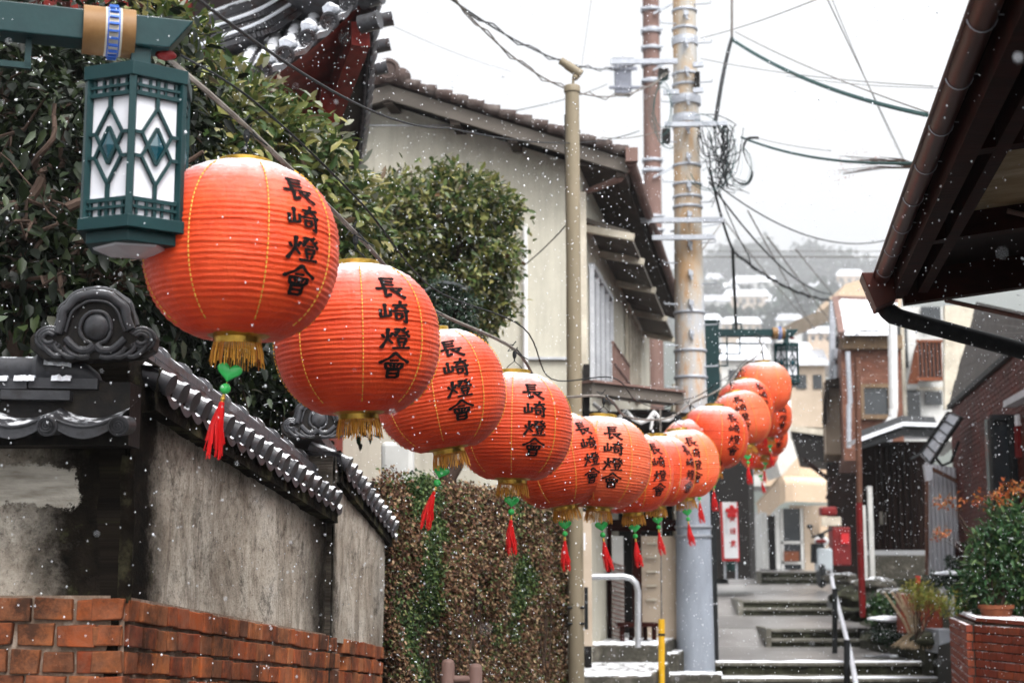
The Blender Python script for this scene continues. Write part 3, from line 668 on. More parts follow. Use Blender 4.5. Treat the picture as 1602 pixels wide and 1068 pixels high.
# ivy hedge wall beyond
rootH = empty('ivy_wall', (at(700, 900, 10).x, 10, ZG), 'wall covered in dry brown and green ivy between plaster wall and house', 'hedge')
H0 = Vector((at(596, 900, 9.1).x, 9.1, 0)); H1 = Vector((at(884, 900, 13.2).x, 13.2, 0)); tH = (H1 - H0).normalized(); nH = Vector((-tH.y, tH.x, 0)); LH = (H1 - H0).length; ztH = az(752, 9.1)
m = MB(); m.prism([H0 + nH * .06 + Vector((0, 0, ZG)), H1 + nH * .06 + Vector((0, 0, ZG)), H1 + nH * .06 + Vector((0, 0, ztH)), H0 + nH * .06 + Vector((0, 0, ztH))], nH * .25); m.build('wall_core', M['dark_soffit'], rootH, fixn=True)
r = np.random.default_rng(5); n = 26000
s_ = r.uniform(0, LH, n); z_ = ZG + .3 + (ztH + .06 - ZG - .3) * r.uniform(0, 1, n); bul = np.array([mnoise.noise(Vector((a * 1.5, b * 1.5, 0))) for a, b in zip(s_, z_)])
A = np.stack([H0.x + tH.x * s_, H0.y + tH.y * s_, z_], 1) - np.outer(bul * .12 + r.uniform(-.04, .05, n), np.array(nH))
grn = np.array([mnoise.noise(Vector((a * .9 + 5, b * 1.3, 7))) + .5 * mnoise.noise(Vector((a * 4, b * 4, 2))) for a, b in zip(s_, z_)]) > .34
for nm_, sel, mt_ in (('ivy_leaves', ~grn, 'ivy'), ('green_ivy_leaves', grn, 'ivy_green')):
    Q = A[sel]; leaves(nm_, M[mt_], rootH, Q, 6, .025, .017, .022, up=.1, out=np.tile(-np.array(nH), (len(Q), 1)), seed=4, droop=.9)
m = MB()
for i in range(46):
    s = random.uniform(0, LH); p = H0 + tH * s - nH * .0; z = ZG + .2; pts = []
    while z < ztH: pts.append(p + Vector((0, 0, z)) - nH * .03 + tH * mnoise.noise(Vector((i, z * 2, 0))) * .2); z += .16
    m.tube(pts, .006, 5)
m.build('stems', M['bark'], rootH)
# ------------------------------------------------------------------ red paper lanterns
LR, LH2 = .30, .262
def lrad(z):
    t = min(abs(z) / .2845, 1.0); return LR * (1 - t ** 2.25) ** (1 / 2.25)
STROKES = {
 '長': [[(28, 8), (28, 57)], [(28, 10), (74, 8)], [(28, 24), (66, 23)], [(28, 39), (66, 38)], [(4, 58), (94, 53)], [(32, 57), (29, 92), (50, 80)], [(50, 56), (68, 76), (98, 96)], [(80, 62), (62, 74)]],
 '崎': [[(19, 18), (19, 70)], [(4, 42), (4, 73)], [(3, 73), (36, 67)], [(35, 40), (35, 70)], [(46, 21), (98, 15)], [(73, 2), (68, 22), (50, 38)], [(73, 22), (92, 37)], [(42, 47), (102, 42)], [(52, 57), (53, 79)], [(52, 58), (74, 55), (73, 76)], [(53, 78), (73, 76)], [(88, 45), (89, 92), (75, 86)]],
 '燈': [[(6, 38), (14, 52)], [(38, 30), (29, 48)], [(24, 12), (22, 52), (2, 94)], [(24, 55), (40, 74)], [(46, 14), (64, 11), (44, 44)], [(48, 24), (57, 33)], [(70, 12), (98, 44)], [(82, 6), (73, 18)], [(93, 18), (82, 27)], [(58, 40), (84, 39)], [(56, 50), (57, 66)], [(56, 51), (85, 49), (83, 66)], [(56, 66), (83, 65)], [(60, 72), (65, 84)], [(80, 70), (74, 84)], [(40, 91), (100, 86)]],
 '會': [[(50, 1), (32, 22), (0, 43)], [(50, 1), (72, 22), (100, 38)], [(36, 32), (64, 31)], [(22, 43), (24, 63)], [(22, 43), (78, 42), (75, 62)], [(24, 63), (76, 62)], [(50, 43), (50, 62)], [(36, 48), (42, 57)], [(64, 47), (58, 57)], [(32, 69), (33, 98)], [(32, 69), (68, 68), (67, 98)], [(33, 83), (67, 82)], [(33, 98), (67, 97)]],
 '天': [[(18, 18), (82, 15)], [(6, 46), (94, 43)], [(50, 18), (46, 55), (10, 96)], [(50, 48), (66, 74), (94, 94)]],
 '垣': [[(3, 36), (42, 33)], [(22, 10), (22, 80)], [(2, 86), (44, 76)], [(46, 12), (98, 11)], [(56, 30), (56, 72)], [(56, 30), (88, 30), (88, 72)], [(56, 50), (88, 50)], [(56, 71), (88, 71)], [(44, 92), (99, 91)]],
 '堂': [[(50, 0), (50, 22)], [(22, 6), (32, 20)], [(78, 4), (66, 20)], [(8, 26), (6, 42)], [(8, 27), (93, 26), (87, 40)], [(32, 38), (33, 55)], [(32, 38), (68, 38), (67, 55)], [(33, 55), (67, 54)], [(20, 72), (80, 70)], [(50, 58), (50, 92)], [(5, 95), (95, 93)]],
}
def brush(m, place, ch, w=5.0, seed=0, brushy=True):
    r = random.Random(seed)
    for st in STROKES[ch]:
        pts = [];
        for i in range(len(st) - 1):
            a, b = st[i], st[i + 1]; L = math.hypot(b[0] - a[0], b[1] - a[1]); n = max(2, int(L / 5))
            for k in range(n): pts.append((a[0] + (b[0] - a[0]) * k / n, a[1] + (b[1] - a[1]) * k / n))
        pts.append(st[-1]); N = len(pts); L_, R__ = [], []
        a, b = pts[0], pts[1]; dl = math.hypot(b[0] - a[0], b[1] - a[1]); pts[0] = (a[0] - (b[0] - a[0]) / dl * w * .5, a[1] - (b[1] - a[1]) / dl * w * .5)
        for i, p in enumerate(pts):
            q0 = pts[max(i - 1, 0)]; q1 = pts[min(i + 1, N - 1)]; dx, dy = q1[0] - q0[0], q1[1] - q0[1]; l = math.hypot(dx, dy) + 1e-6; nx, ny = -dy / l, dx / l
            u = i / (N - 1); ww = w
            if brushy:
                ww = w * (.95 + .45 * math.exp(-(u / .16) ** 2) + .35 * math.exp(-((u - .95) / .12) ** 2) - .12 * math.sin(u * 3.1)) * (.92 + .16 * r.random())
                if abs(dx) > abs(dy) * 2: ww *= .82
                if i == 0: ww *= .55
                if i == N - 1: ww *= .45
            L_.append((p[0] + nx * ww, p[1] + ny * ww)); R__.append((p[0] - nx * ww, p[1] - ny * ww))
        b = len(m.v); m.v.extend([tuple(place(*x)) for x in L_] + [tuple(place(*x)) for x in R__])
        m.f.extend([(b + i, b + i + 1, b + N + i + 1, b + N + i) for i in range(N - 1)])
def make_lantern(mat_, label):
    root = empty('red_lantern', (0, 0, 0), label, 'lantern', 'round paper lanterns strung over the street')
    m = MB(); NR = 31; prof = []
    steps = NR * 4; rj = random.Random(21); amp = [rj.uniform(.55, 1.4) for _ in range(NR + 2)]
    for i in range(steps + 1):
        z = -LH2 + 2 * LH2 * i / steps; ph = i / 4.0; fr = ph - math.floor(ph); rib = .0036 * amp[int(ph + .5)] * (1 - min(fr, 1 - fr) * 2) ** 1.6
        prof.append((lrad(z) - .004 + rib, z))
    prof = [(.078, -LH2 + .002)] + prof + [(.078, LH2 - .002)]
    b0 = len(m.v); n = 96
    for (r, z) in prof:
        for k in range(n):
            a = 2 * math.pi * k / n; g = abs(((a / (math.pi / 4) + .5) % 1) - .5) * 2        # pulled in slightly at the eight gold seams
            rr = r - .0028 * math.exp(-((g) / .12) ** 2); m.v.append((rr * math.cos(a), rr * math.sin(a), z + .0011 * math.sin(a * 4 + z * 31) + .0007 * math.sin(a * 11 - z * 90)))
    for i in range(len(prof) - 1):
        for k in range(n): k2 = (k + 1) % n; m.f.append((b0 + i * n + k, b0 + i * n + k2, b0 + (i + 1) * n + k2, b0 + (i + 1) * n + k))
    m.build('paper_shade', mat_, root, smooth=True).data.set_sharp_from_angle(angle=math.radians(75))
    for k in range(8):
        m = MB(); a = k * math.pi / 4; zz = -LH2 * .90
        while zz < LH2 * .92:
            r0 = lrad(zz) + .0012; r1 = lrad(zz + .009) + .0012; m.tube([(r0 * math.cos(a), r0 * math.sin(a), zz), (r1 * math.cos(a), r1 * math.sin(a), zz + .009)], .0022, 5); zz += .0135
        m.build('gold_seam', M['goldthread'], root)
    for side in (0, math.pi):
        m = MB()
        for ci, ch in enumerate('長崎燈會'):
            zt_ = .198 - ci * .092; hh = .084; wdt = .118
            def place(x, y, zt_=zt_, side=side, ci=ci):
                z = zt_ - y / 100 * hh; r = lrad(z) + .0028; a = -math.pi / 2 + math.pi / 8 + side + (x - 50) / 100 * wdt / max(r, .16)
                # centred in the panel between two seams
                return (r * math.cos(a), r * math.sin(a), z)
            brush(m, place, ch, 6.0, ci + int(side * 3))
        m.build('lettering', M['ink'], root)
    m = MB(); m.lathe([(.070, LH2 - .004), (.082, LH2 - .004), (.084, LH2 + .026), (.079, LH2 + .028), (.076, LH2 + .012), (.070, LH2 - .004)], 40)
    tc = m.build('top_collar', M['gold'], root, smooth=True)
    m = MB(); m.lathe([(.066, -LH2 - .024), (.072, -LH2 - .026), (.074, -LH2 - .006), (.100, -LH2 + .004), (.098, -LH2 + .008), (.070, -LH2 + .003)], 40)
    for k in range(8):
        a = k * math.pi / 4 + .2
        for j in (-1, 0, 1): m.add([(.078 * math.cos(a + j * .16), .078 * math.sin(a + j * .16), -LH2 - .006), (.135 * math.cos(a + j * .10 + .06), .135 * math.sin(a + j * .10 + .06), -LH2 + .012 ), (.135 * math.cos(a + j * .10 - .06), .135 * math.sin(a + j * .10 - .06), -LH2 + .013)], [(0, 1, 2)])
    bc = m.build('bottom_collar', M['gold'], root, smooth=True)
    m = MB(); r = random.Random(2)
    for k in range(76):
        a = k * 2 * math.pi / 76; L = r.uniform(.050, .074); sp_ = 1.10 + r.uniform(-.05, .12); da = r.uniform(-.05, .05)
        p0 = Vector((.071 * math.cos(a), .071 * math.sin(a), -LH2 - .020)); p1 = Vector((.071 * sp_ * math.cos(a + da), .071 * sp_ * math.sin(a + da), -LH2 - .022 - L))
        m.tube([p0, p0.lerp(p1, .5) + Vector((.002 * math.cos(a), .002 * math.sin(a), 0)), p1], .0017, 4)
    m.build('fringe', M['fringe'], bc)
    m = MB(); zt_ = LH2 + .14
    m.tube([(-.07, 0, LH2), (-.03, 0, LH2 + .05), (0, 0, LH2 + .075), (.03, 0, LH2 + .05), (.07, 0, LH2)], .0022, 6); m.tube([(0, 0, LH2 + .074), (0, 0, zt_)], .004, 6)
    m.sphere((0, 0, LH2 + .11), .011, 8, 6, (1, 1, 2.2)); m.build('hook', M['cable'], root)
    m = MB(); rt = random.Random(9)
    for k in range(5): m.tube([(0, 0, LH2 + .135), (rt.uniform(-.05, .05), rt.uniform(-.03, .03), LH2 + .135 + rt.uniform(-.02, .05)), (rt.uniform(-.08, .09), 0, LH2 + .135 + rt.uniform(-.05, .05))], .003, 5)
    m.build('wire_tie', M['cable'], root)
    # pendant that swings in the wind below the shade
    pend = MB(); zb = -LH2
    pend.tube([(0, 0, zb + .02), (0, 0, zb - .20)], .0016, 5)
    prof_h = []
    for sgn in (-1, 1): pend.sphere((sgn * .0185, 0, zb - .108), .021, 14, 10, (.95, .45, 1.15))
    b = len(pend.v); hv = []; 
    NH = 28
    for i in range(NH):
        t = 2 * math.pi * i / NH; x = .0385 * math.sin(t) ** 3; z = .031 * (13 * math.cos(t) - 5 * math.cos(2 * t) - 2 * math.cos(3 * t) - math.cos(4 * t)) / 15; hv.append((x, z))
    pend = MB(); rings = [(1.0, 0.0), (.90, .0075), (.62, .0115), (.2, .0128)]
    for sg in (-1, 1):
        b = len(pend.v)
        for sc, th in rings:
            for x, z in hv: pend.v.append((x * sc, sg * th, zb - .110 + z * sc))
        for ri in range(3):
            for i in range(NH): i2 = (i + 1) % NH; pend.f.append((b + ri * NH + i, b + ri * NH + i2, b + (ri + 1) * NH + i2, b + (ri + 1) * NH + i))
        pend.f.append(tuple(b + 3 * NH + i for i in range(NH)))
    h = pend.build('jade_heart', M['jade'], root, smooth=True, fixn=True)
    m = MB(); m.sphere((0, 0, zb - .163), .0165, 16, 12); m.build('jade_bead', M['jade'], h, smooth=True)
    m = MB()
    m.tube([(0, 0, zb + .02), (0, 0, zb - .21)], .0014, 5)
    for z_, r_ in ((-.186, .006), (-.195, .008), (-.205, .006)): m.sphere((0, 0, zb + z_), r_, 10, 6)
    m.build('cord', M['gold'], h, smooth=True)
    m = MB(); r = random.Random(4)
    for k in range(72):
        a = r.uniform(0, 6.28); q = math.sqrt(r.random()); sp_ = .030 * q; L = r.uniform(.115, .175)
        m.tube([(.004 * q * math.cos(a), .004 * q * math.sin(a), zb - .208), (.010 * q * math.cos(a), .010 * q * math.sin(a), zb - .225), (sp_ * .7 * math.cos(a), sp_ * .7 * math.sin(a), zb - .28), (sp_ * math.cos(a + .2) + .008, sp_ * math.sin(a + .2), zb - .208 - L)], .0013, 4)
    m.sphere((0, 0, zb - .213), .009, 10, 6, (1, 1, 1.4)); m.build('tassel', M['tassel'], h)
    return root
# picture place, width, side the writing is turned to (deg to the right), tilt, tassel swing (deg left/right), pale paper
LAN = [
 (378, 395, 311, 37, 1, -12, 0, 'nearest and largest red lantern, beside the green lamp'),
 (559, 533, 262, 26, -2, -2, 0, 'second nearest red lantern, its gold fringe over the carved roof tile'),
 (688, 612, 208, 16, -9, -18, 0, 'red lantern leaning left with its tassel blown left over the ivy'),
 (803, 668, 186, 21, 1, -2, 0, 'fourth nearest red lantern with upright black writing, hanging over the ivy'),
 (873, 721, 160, 40, -9, -1, 0, 'red lantern hanging against the left of the beige camera pole, writing slanting away'),
 (940, 724, 158, 14, 3, 8, 1, 'orange lantern right of the camera pole with complete black writing'),
 (986, 741, 136, 42, -4, 5, 0, 'red lantern with dangling heart lowest of the row, over the silver railing'),
 (1027, 737, 122, 60, 0, 5, 0, 'red lantern tucked behind the lowest ones, left of the pale orange lantern'),
 (1066, 727, 119, 20, -6, 6, 1, 'pale orange lantern with its gold top in front of the concrete pole'),
 (1087, 703, 108, 47, -6, 3, 0, 'red lantern peeping above the pale orange one by the concrete pole'),
 (1117, 684, 108, 36, 2, 0, 0, 'red lantern with gold seam just right of the concrete pole'),
 (1158, 657, 96, 5, -14, 2, 1, 'orange lantern above the white shop sign, snow thick on top'),
 (1166, 634, 90, 40, -6, 0, 0, 'red lantern showing only its snowy top beside the far green post'),
 (1194, 606, 89, 100, -4, 0, 1, 'highest orange lantern of the far end, under the far green lamp'),
 (1202, 652, 74, 38, 0, 5, 0, 'red lantern half hidden right under the highest orange one'),
 (1199, 683, 68, 38, 3, -6, 0, 'red lantern low at the far end, green pendant showing in front'),
 (1187, 706, 62, 20, 0, 10, 0, 'lowest small red lantern at the far end above the beige awning'),
]
protoR = make_lantern(M['lantern_red'], LAN[0][7]); protoP = make_lantern(M['lantern_pale'], LAN[5][7]); usedR = usedP = False; LTOP = []
for i, (cx, cy, w, face, tilt, sw, pale, lab) in enumerate(LAN):
    d = 2 * LR * FPX / w
    if pale: o = copy_tree(protoP) if usedP else protoP; usedP = True
    else: o = copy_tree(protoR) if usedR else protoR; usedR = True
    p = at(cx, cy, d); o.location = p; az_ = math.atan2(p.x, p.y)
    o.rotation_euler = (math.radians(random.uniform(-2, 2)), math.radians(tilt), math.radians(face - 22.5) - az_)
    o['label'] = lab
    hrt = [c for c in o.children if c.name.startswith('jade_heart')][0]
    Rm = o.rotation_euler.to_matrix(); want = Matrix.Rotation(-math.radians(sw), 3, 'Y') @ Matrix.Rotation(math.radians(random.uniform(-12, 12)), 3, 'Z')
    loc = Rm.inverted() @ want; hrt.rotation_euler = loc.to_euler()
    piv = Vector((0, 0, -LH2)); hrt.location = piv - loc @ piv
    if i == 1:                                              # the second lantern has lost its pendant
        for c in list(hrt.children): bpy.data.objects.remove(c)
        bpy.data.objects.remove(hrt)
    LTOP.append(p + Rm @ Vector((0, 0, LH2 + .135)))
# ------------------------------------------------------------------ green street lamps
def make_lamp(label, arm=.93, post=True):
    root = empty('street_lamp', (0, 0, 0), label, 'street lamp', 'green street lamps with square lanterns')
    G_ = M['green_paint']; m = MB(); H = 0.0   # local z 0 = top of the arm
    m.box((0, 0, -.82), (.18, .18, 1.80)); m.box((0, 0, .09), (.20, .20, .03)); m.box((-.12, 0, -.05), (.07, .12, .10)); m.box((-.12, 0, -.62), (.06, .1, .07)); m.build('post', G_, root, bevel=.006); m = MB(); m.tube([(-.03, 0, -1.70), (-.03, 0, -4.1)], .055, 12); m.build('lower_pole', M['cable'], root, smooth=True)
    m = MB(); e = arm + .150
    m.prism([(.09, -.05, 0), (e, -.05, 0), (e - .07, -.05, -.092), (.09, -.05, -.092)], (0, .10, 0)); m.build('arm', G_, root, bevel=.004, fixn=True)
    m = MB(); t = .018
    for a, b in (((.09, -.175), (.62, -.175)), ((.61, -.09), (.61, -.18)), ((.20, -.09), (.20, -.45)), ((.36, -.09), (.36, -.30)), ((.09, -.30), (.37, -.30)), ((.09, -.45), (.21, -.45)), ((.28, 0.0), (.28, .07)), ((.28, .07), (.38, .07)), ((.38, 0), (.38, .08))):
        m.beam((a[0], 0, a[1]), (b[0], 0, b[1]), t, t * 1.01, up=(0, 1, 0))
    m.build('bracket', G_, root)
    m = MB(); bx = arm - .095; n = 20
    def sl(u, v):
        a = 2 * math.pi * v; return (bx - .075 + .15 * u, .078 * math.cos(a), -.046 + .072 * math.sin(a))
    m.grid(sl, 4, 28); m.build('sleeve', M['cream_band'], root, smooth=True)
    m = MB(); m.grid(lambda u, v: (bx - .012 + .048 * u, .0788 * math.cos(6.2832 * v), -.046 + .0728 * math.sin(6.2832 * v)), 1, 28); m.build('pale_strip', M['cream_trim'], root, smooth=True)
    m = MB()
    for k in range(22):
        a = 2 * math.pi * k / 22; m.box((bx + .012, .0795 * math.cos(a), -.046 + .0735 * math.sin(a)), (.026, .006, .015), M=Matrix.Rotation(a - math.pi / 2, 3, 'X'))
    for xx in (bx - .004, bx + .028): m.grid(lambda u, v, xx=xx: (xx - .002 + .004 * u, .0795 * math.cos(6.2832 * v), -.046 + .0735 * math.sin(6.2832 * v)), 1, 28)
    m.build('blue_pattern', M['blue_dot'], root)
    m = MB(); m.box((arm, 0, -.15), (.058, .058, .12)); m.build('stem', G_, root, bevel=.003)
    # lantern
    a = .164; h = a * .866; z1, z0 = -.200, -.645; Rz = math.radians(-10)
    Rm = Matrix.Rotation(Rz, 4, 'Z'); T = lambda x, y, z: Vector((arm, 0, 0)) + Rm @ Vector((x, y, z)); R3 = Rm.to_3x3()
    m = MB()
    hexa = lambda rr, z: [T(rr * math.sin(k * math.pi / 3), -rr * math.cos(k * math.pi / 3), z) for k in range(6)]
    for k in range(6): th = k * math.pi / 3; m.box(T((a - .011) * math.sin(th), -(a - .011) * math.cos(th), (z0 + z1) / 2), (.021, .021, z1 - z0 - .002), M=R3 @ Matrix.Rotation(th, 3, 'Z'))
    for (rr, zz, hh) in ((a + .008, z1 - .021, .042), (a + .010, z0 - .023, .036), (a - .018, z0 - .058, .034)): m.prism(hexa(rr, zz), (0, 0, hh))
    fr = m.build('lantern_frame', G_, root, bevel=.002)
    m = MB(); m.lathe([(.116, -.058), (.112, -.064), (.02, -.076)], 6, T(0, 0, z0)); m.build('bottom_panel', M['lampglass'], fr)
    z0i, z1i = z0 + .012, z1 - .018; W = a - .030; Hh = z1i - z0i
    for k in range(6):
        Rk = Matrix.Rotation((k + .5) * math.pi / 3, 4, 'Z'); Q = lambda x, z, y=0: T(*(Rk @ Vector((x, -(h - .016) + y, z))))
        m = MB(); m.add([Q(-W / 2, z0i), Q(W / 2, z0i), Q(W / 2, z1i), Q(-W / 2, z1i)], [(0, 1, 2, 3)]); pane = m.build('glass_pane', M['lampglass'], root)
        m = MB(); wv = .0085; nrm = (Rm.to_3x3() @ Rk.to_3x3() @ Vector((0, -1, 0)))
        def bar(x0, y0, x1, y1, w=wv, dd=0): m.beam(Q(x0, y0, -.007 - dd), Q(x1, y1, -.007 - dd), .010, w, up=(nrm.cross((Q(x1, y1) - Q(x0, y0)).normalized())))
        zc = (z0i + z1i) / 2 + .005; dh = .115; dw = .046
        bar(0, z1i, 0, zc + dh, .011); bar(0, z0i, 0, zc - dh, .011)
        for s in (-1, 1):
            bar(0, zc + dh, s * dw, zc + .035, dd=.001); bar(0, zc - dh, s * dw, zc - .035, dd=.002)
            bar(s * dw, zc + .035, s * W / 2, zc + .035, .010, dd=.003); bar(s * dw, zc - .035, s * W / 2, zc - .035, .010, dd=.003)
            bar(s * dw, zc + .035, 0, zc - .055, dd=.0015); bar(s * dw, zc - .035, 0, zc + .055, dd=.0025)
        for zz, s2 in ((z1i - .006, -1), (z0i + .006, 1)):
            bar(-W / 2, zz + s2 * .045, W / 2, zz + s2 * .045, .012, dd=.002); bar(-W / 2, zz + s2 * .022, W / 2, zz + s2 * .022, .008, dd=.003)
            for xx in (-.055, -.024, .024, .055): bar(xx, zz, xx, zz + s2 * .045, .007)
        m.build('lattice', G_, pane)
        m = MB(); m.add([Q(0, zc - .042, -.012), Q(.022, zc, -.012), Q(0, zc + .042, -.012), Q(-.022, zc, -.012), Q(0, zc, -.020)], [(0, 1, 4), (1, 2, 4), (2, 3, 4), (3, 0, 4)]); m.build('diamond', M['diamond'], pane)
    m = MB(); m.sphere((arm + .075, 0, -.10), .020, 12, 8, (1.6, 1, .8)); m.build('red_knob', M['red_paint'], root, smooth=True)
    return root
lampN = make_lamp('near green street lamp with white glass lantern beside the largest red lantern')
lampF = copy_tree(lampN); lampF['label'] = 'far green street lamp with its post beyond the concrete pole'
yawN = math.radians(18); pl_ = at(214, 240, 4.42)         # lantern centre
armtop = pl_.z + .41
lampN.location = (pl_.x - .93 * math.cos(yawN), pl_.y - .93 * math.sin(yawN), armtop); lampN.rotation_euler = (0, 0, yawN)
pf = at(1230, 515, 18.6); lampF.location = (pf.x - .93, pf.y, pf.z); lampF.rotation_euler = (0, 0, math.radians(2))
# ------------------------------------------------------------------ cream house behind the ivy wall
HX, HY = ax(912, 15.3, 500), 15.3; gx = Vector((1, 0, 0)); sdir = Vector((.166, 1, 0)).normalized()
rootC = empty('cream_house', (HX, HY, ZG), 'cream plaster house with brown tiled gable roof behind the ivy wall', 'house')
apx, apz = ax(612, 15.3, 150), az(148, 15.3)              # gable top
ez = az(262, 15.3); slope = (apz - ez) / (ax(975, 15.3, 262) - apx)
lx = apx - (HX - apx); zwall = lambda x: apz - .12 - slope * abs(x - apx)
def nz3(u, v, s=0): return mnoise.noise(Vector((u, v, s)))
m = MB(); Lh = 9.0
gp = [(lx, ZG), (HX, ZG), (HX, zwall(HX)), (apx, zwall(apx)), (lx, zwall(lx))]
m.prism([(x, HY, z) for x, z in gp], sdir * Lh); m.build('wall', M['cream_wall'], rootC, fixn=True)
# roof slabs, tile courses stepping down the verge
ov = .38; xe = ax(978, 15.3, 262); m = MB(); roofy = HY - .42
for sg in (-1, 1):
    n = 15; Ls = (xe - apx)
    for i in range(n):
        a = i / n * Ls; b = (i + 1.14) / n * Ls; za = apz - slope * a; zb = apz - slope * b
        p = [(apx + sg * a, roofy, za + .015), (apx + sg * b, roofy, zb + .05), (apx + sg * b, roofy, zb - .0), (apx + sg * a, roofy, za - .03)]
        m.prism([(x, y, z + .03) for x, y, z in p], sdir * (Lh + 1.0))
m.build('roof_tiles', M['brown_tile'], rootC, fixn=True)
m = MB()
for sg in (-1, 1):                                           # rounded verge tiles
    for i in range(15):
        a = i / 15 * (xe - apx); b = (i + 1.0) / 15 * (xe - apx)
        m.tube([(apx + sg * a, roofy + .03, apz - slope * a + .045), (apx + sg * b, roofy + .03, apz - slope * b + .07)], [.05, .06], 10)
m.tube([(apx, roofy - .02, apz + .10), Vector((apx, roofy - .02, apz + .10)) + sdir * (Lh + 1)], .10, 14)
m.lathe([(.115, 0), (.125, -.03), (.09, -.05), (.07, -.035), (.02, -.04)], 20, (apx, roofy - .01, apz + .11), (0, 1, 0)); m.sphere((apx + .13, roofy + .05, apz + .06), .10, 10, 8)
m.build('ridge_tiles', M['brown_tile'], rootC, smooth=True)
m = MB()
for sg in (-1, 1):
    m.prism([(apx, roofy + .04, apz - .02), (apx + sg * (xe - apx), roofy + .04, ez - .02), (apx + sg * (xe - apx), roofy + .04, ez - .16), (apx, roofy + .04, apz - .17)], (0, .05, 0))
m.build('bargeboard', M['gray_board'], rootC, fixn=True)
m = MB()
for sg in (-1, 1):
    m.prism([(apx, roofy + .09, apz - .045), (apx + sg * (xe - apx), roofy + .09, ez - .045), (apx + sg * (xe - apx), roofy + .09, ez - .085), (apx, roofy + .09, apz - .085)], sdir * (Lh + .8))
for f in (0.0, .28, .52, .76, .97):
    x = apx + f * (xe - apx); m.beam((x, roofy + .06, apz - slope * (x - apx) - .15), Vector((x, roofy + .1, apz - slope * (x - apx) - .15)) + sdir * .5, .10, .12)
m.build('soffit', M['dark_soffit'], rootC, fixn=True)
m = MB(); m.tube([(xe + .02, roofy - .02, ez - .05), Vector((xe + .02, roofy - .02, ez - .07)) + sdir * (Lh + .9)], .055, 10); m.tube([(xe, roofy + .08, ez - .10), (xe - .08, roofy + .12, ez - .2), (HX + .05, roofy + .42, az(300, 15.3))], .035, 8)
m.box((xe + .03, roofy - .04, ez - .0), (.12, .10, .14)); m.build('gutter', M['brown_steel'], rootC)
m = MB(); m.tube([(ax(822, 15.2, 470), 15.24, az(350, 15.2)), (ax(822, 15.2, 470), 15.24, az(640, 15.2))], .026, 8); m.build('drain_pipe', M['white_paint'], rootC)
m = MB(); fbox(m, 818, 558, 888, 562, 15.26, .04); fbox(m, 540, 195, 720, 197, 15.28, .02); m.build('trim_band', M['alu'], rootC)
m = MB(); fbox(m, 905, 300, 918, 620, 15.22, .12); m.build('corner_board', M['cream_trim'], rootC)
# side wall towards the street: pent roof on brackets over the upper windows
sn = Vector((sdir.y, -sdir.x, 0)); SP = lambda s, o, z: Vector((HX, HY, 0)) + sdir * s + sn * o + Vector((0, 0, z))
zp = az(352, 15.5) ; m = MB()
pr = lambda s: zp - .0
m.prism([SP(.3, 0.0, zp + .10), SP(.3, .46, zp - .06), SP(.3, .46, zp - .10), SP(.3, 0.0, zp + .05)], sdir * 7.6); m.build('pent_roof', M['gray_board'], rootC, fixn=True)
m = MB()
for s in (.3, 1.6, 3.4, 5.6, 7.6): m.beam(SP(s, 0, zp - .02), SP(s, .50, zp - .13), .09, .07)
m.parts('bracket', M['cream_trim'], rootC)
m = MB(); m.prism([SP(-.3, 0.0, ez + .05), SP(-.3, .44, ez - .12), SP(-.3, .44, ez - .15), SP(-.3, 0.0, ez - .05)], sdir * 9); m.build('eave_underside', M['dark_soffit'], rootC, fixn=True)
for (s0, s1, zt_, zb_, mt) in ((.55, 2.6, az(420, 16), az(600, 16), 'alu'), (4.6, 6.6, az(480, 20), az(606, 20), 'darkred_wood')):
    m = MB(); 
    for s in np.linspace(s0, s1, 5): m.beam(SP(s, .03, zb_), SP(s, .03, zt_), .06, .05)
    m.beam(SP(s0, .03, zt_), SP(s1, .03, zt_), .06, .06); m.beam(SP(s0, .03, zb_), SP(s1, .03, zb_), .06, .06); w_ = m.build('window', M[mt] if mt == 'alu' else M['cream_trim'], rootC)
    m = MB(); m.prism([SP(s0, .012, zb_), SP(s1, .012, zb_), SP(s1, .012, zt_), SP(s0, .012, zt_)], sn * .01); m.build('pane', M['glass'] if mt == 'alu' else M['darkred_wood'], w_, fixn=True)
m = MB()
for z in (az(545, 16.2), az(575, 16.2)): m.tube([SP(.5, .25, z), SP(2.4, .25, z)], .018, 6)
for s in np.linspace(.5, 2.4, 14): m.tube([SP(s, .25, az(545, 16.2)), SP(s, .25, az(608, 16.2))], .009, 5)
m.build('balcony_rail', M['brown_steel'], rootC)
# lower storey projecting beside the house: shop front with a canopy beam
rootS = empty('shop_front', (ax(985, 14.8, 1000), 14.8, ZG), 'open-fronted ground floor with grey canopy beam and dark interior beside the cream house', 'shop')
m = MB(); a0 = at(914, 605, 14.8); a1 = at(1058, 625, 15.6)
m.beam(a0 + Vector((0, 0, -.02)), a1 + Vector((0, 0, -.0)), .22, .11); m.build('canopy_beam', M['gray_board'], rootS)
m = MB(); m.beam(a0 + Vector((0, -.02, .045)), a1 + Vector((0, -.02, .07)), .26, .022); m.build('canopy_edge', M['brown_steel'], rootS)
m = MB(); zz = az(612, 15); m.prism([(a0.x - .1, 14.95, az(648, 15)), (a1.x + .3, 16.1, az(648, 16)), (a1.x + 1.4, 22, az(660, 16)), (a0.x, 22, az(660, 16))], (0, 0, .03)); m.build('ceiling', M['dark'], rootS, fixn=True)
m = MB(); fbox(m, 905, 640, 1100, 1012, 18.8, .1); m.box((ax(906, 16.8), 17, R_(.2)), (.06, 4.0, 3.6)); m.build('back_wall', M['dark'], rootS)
m = MB()                                                    # scalloped valance tube
sc = [(928, 630), (950, 650), (968, 655), (979, 642), (990, 655), (1003, 661), (1015, 656), (1023, 644), (1033, 656), (1046, 657), (1058, 648)]
cat = []
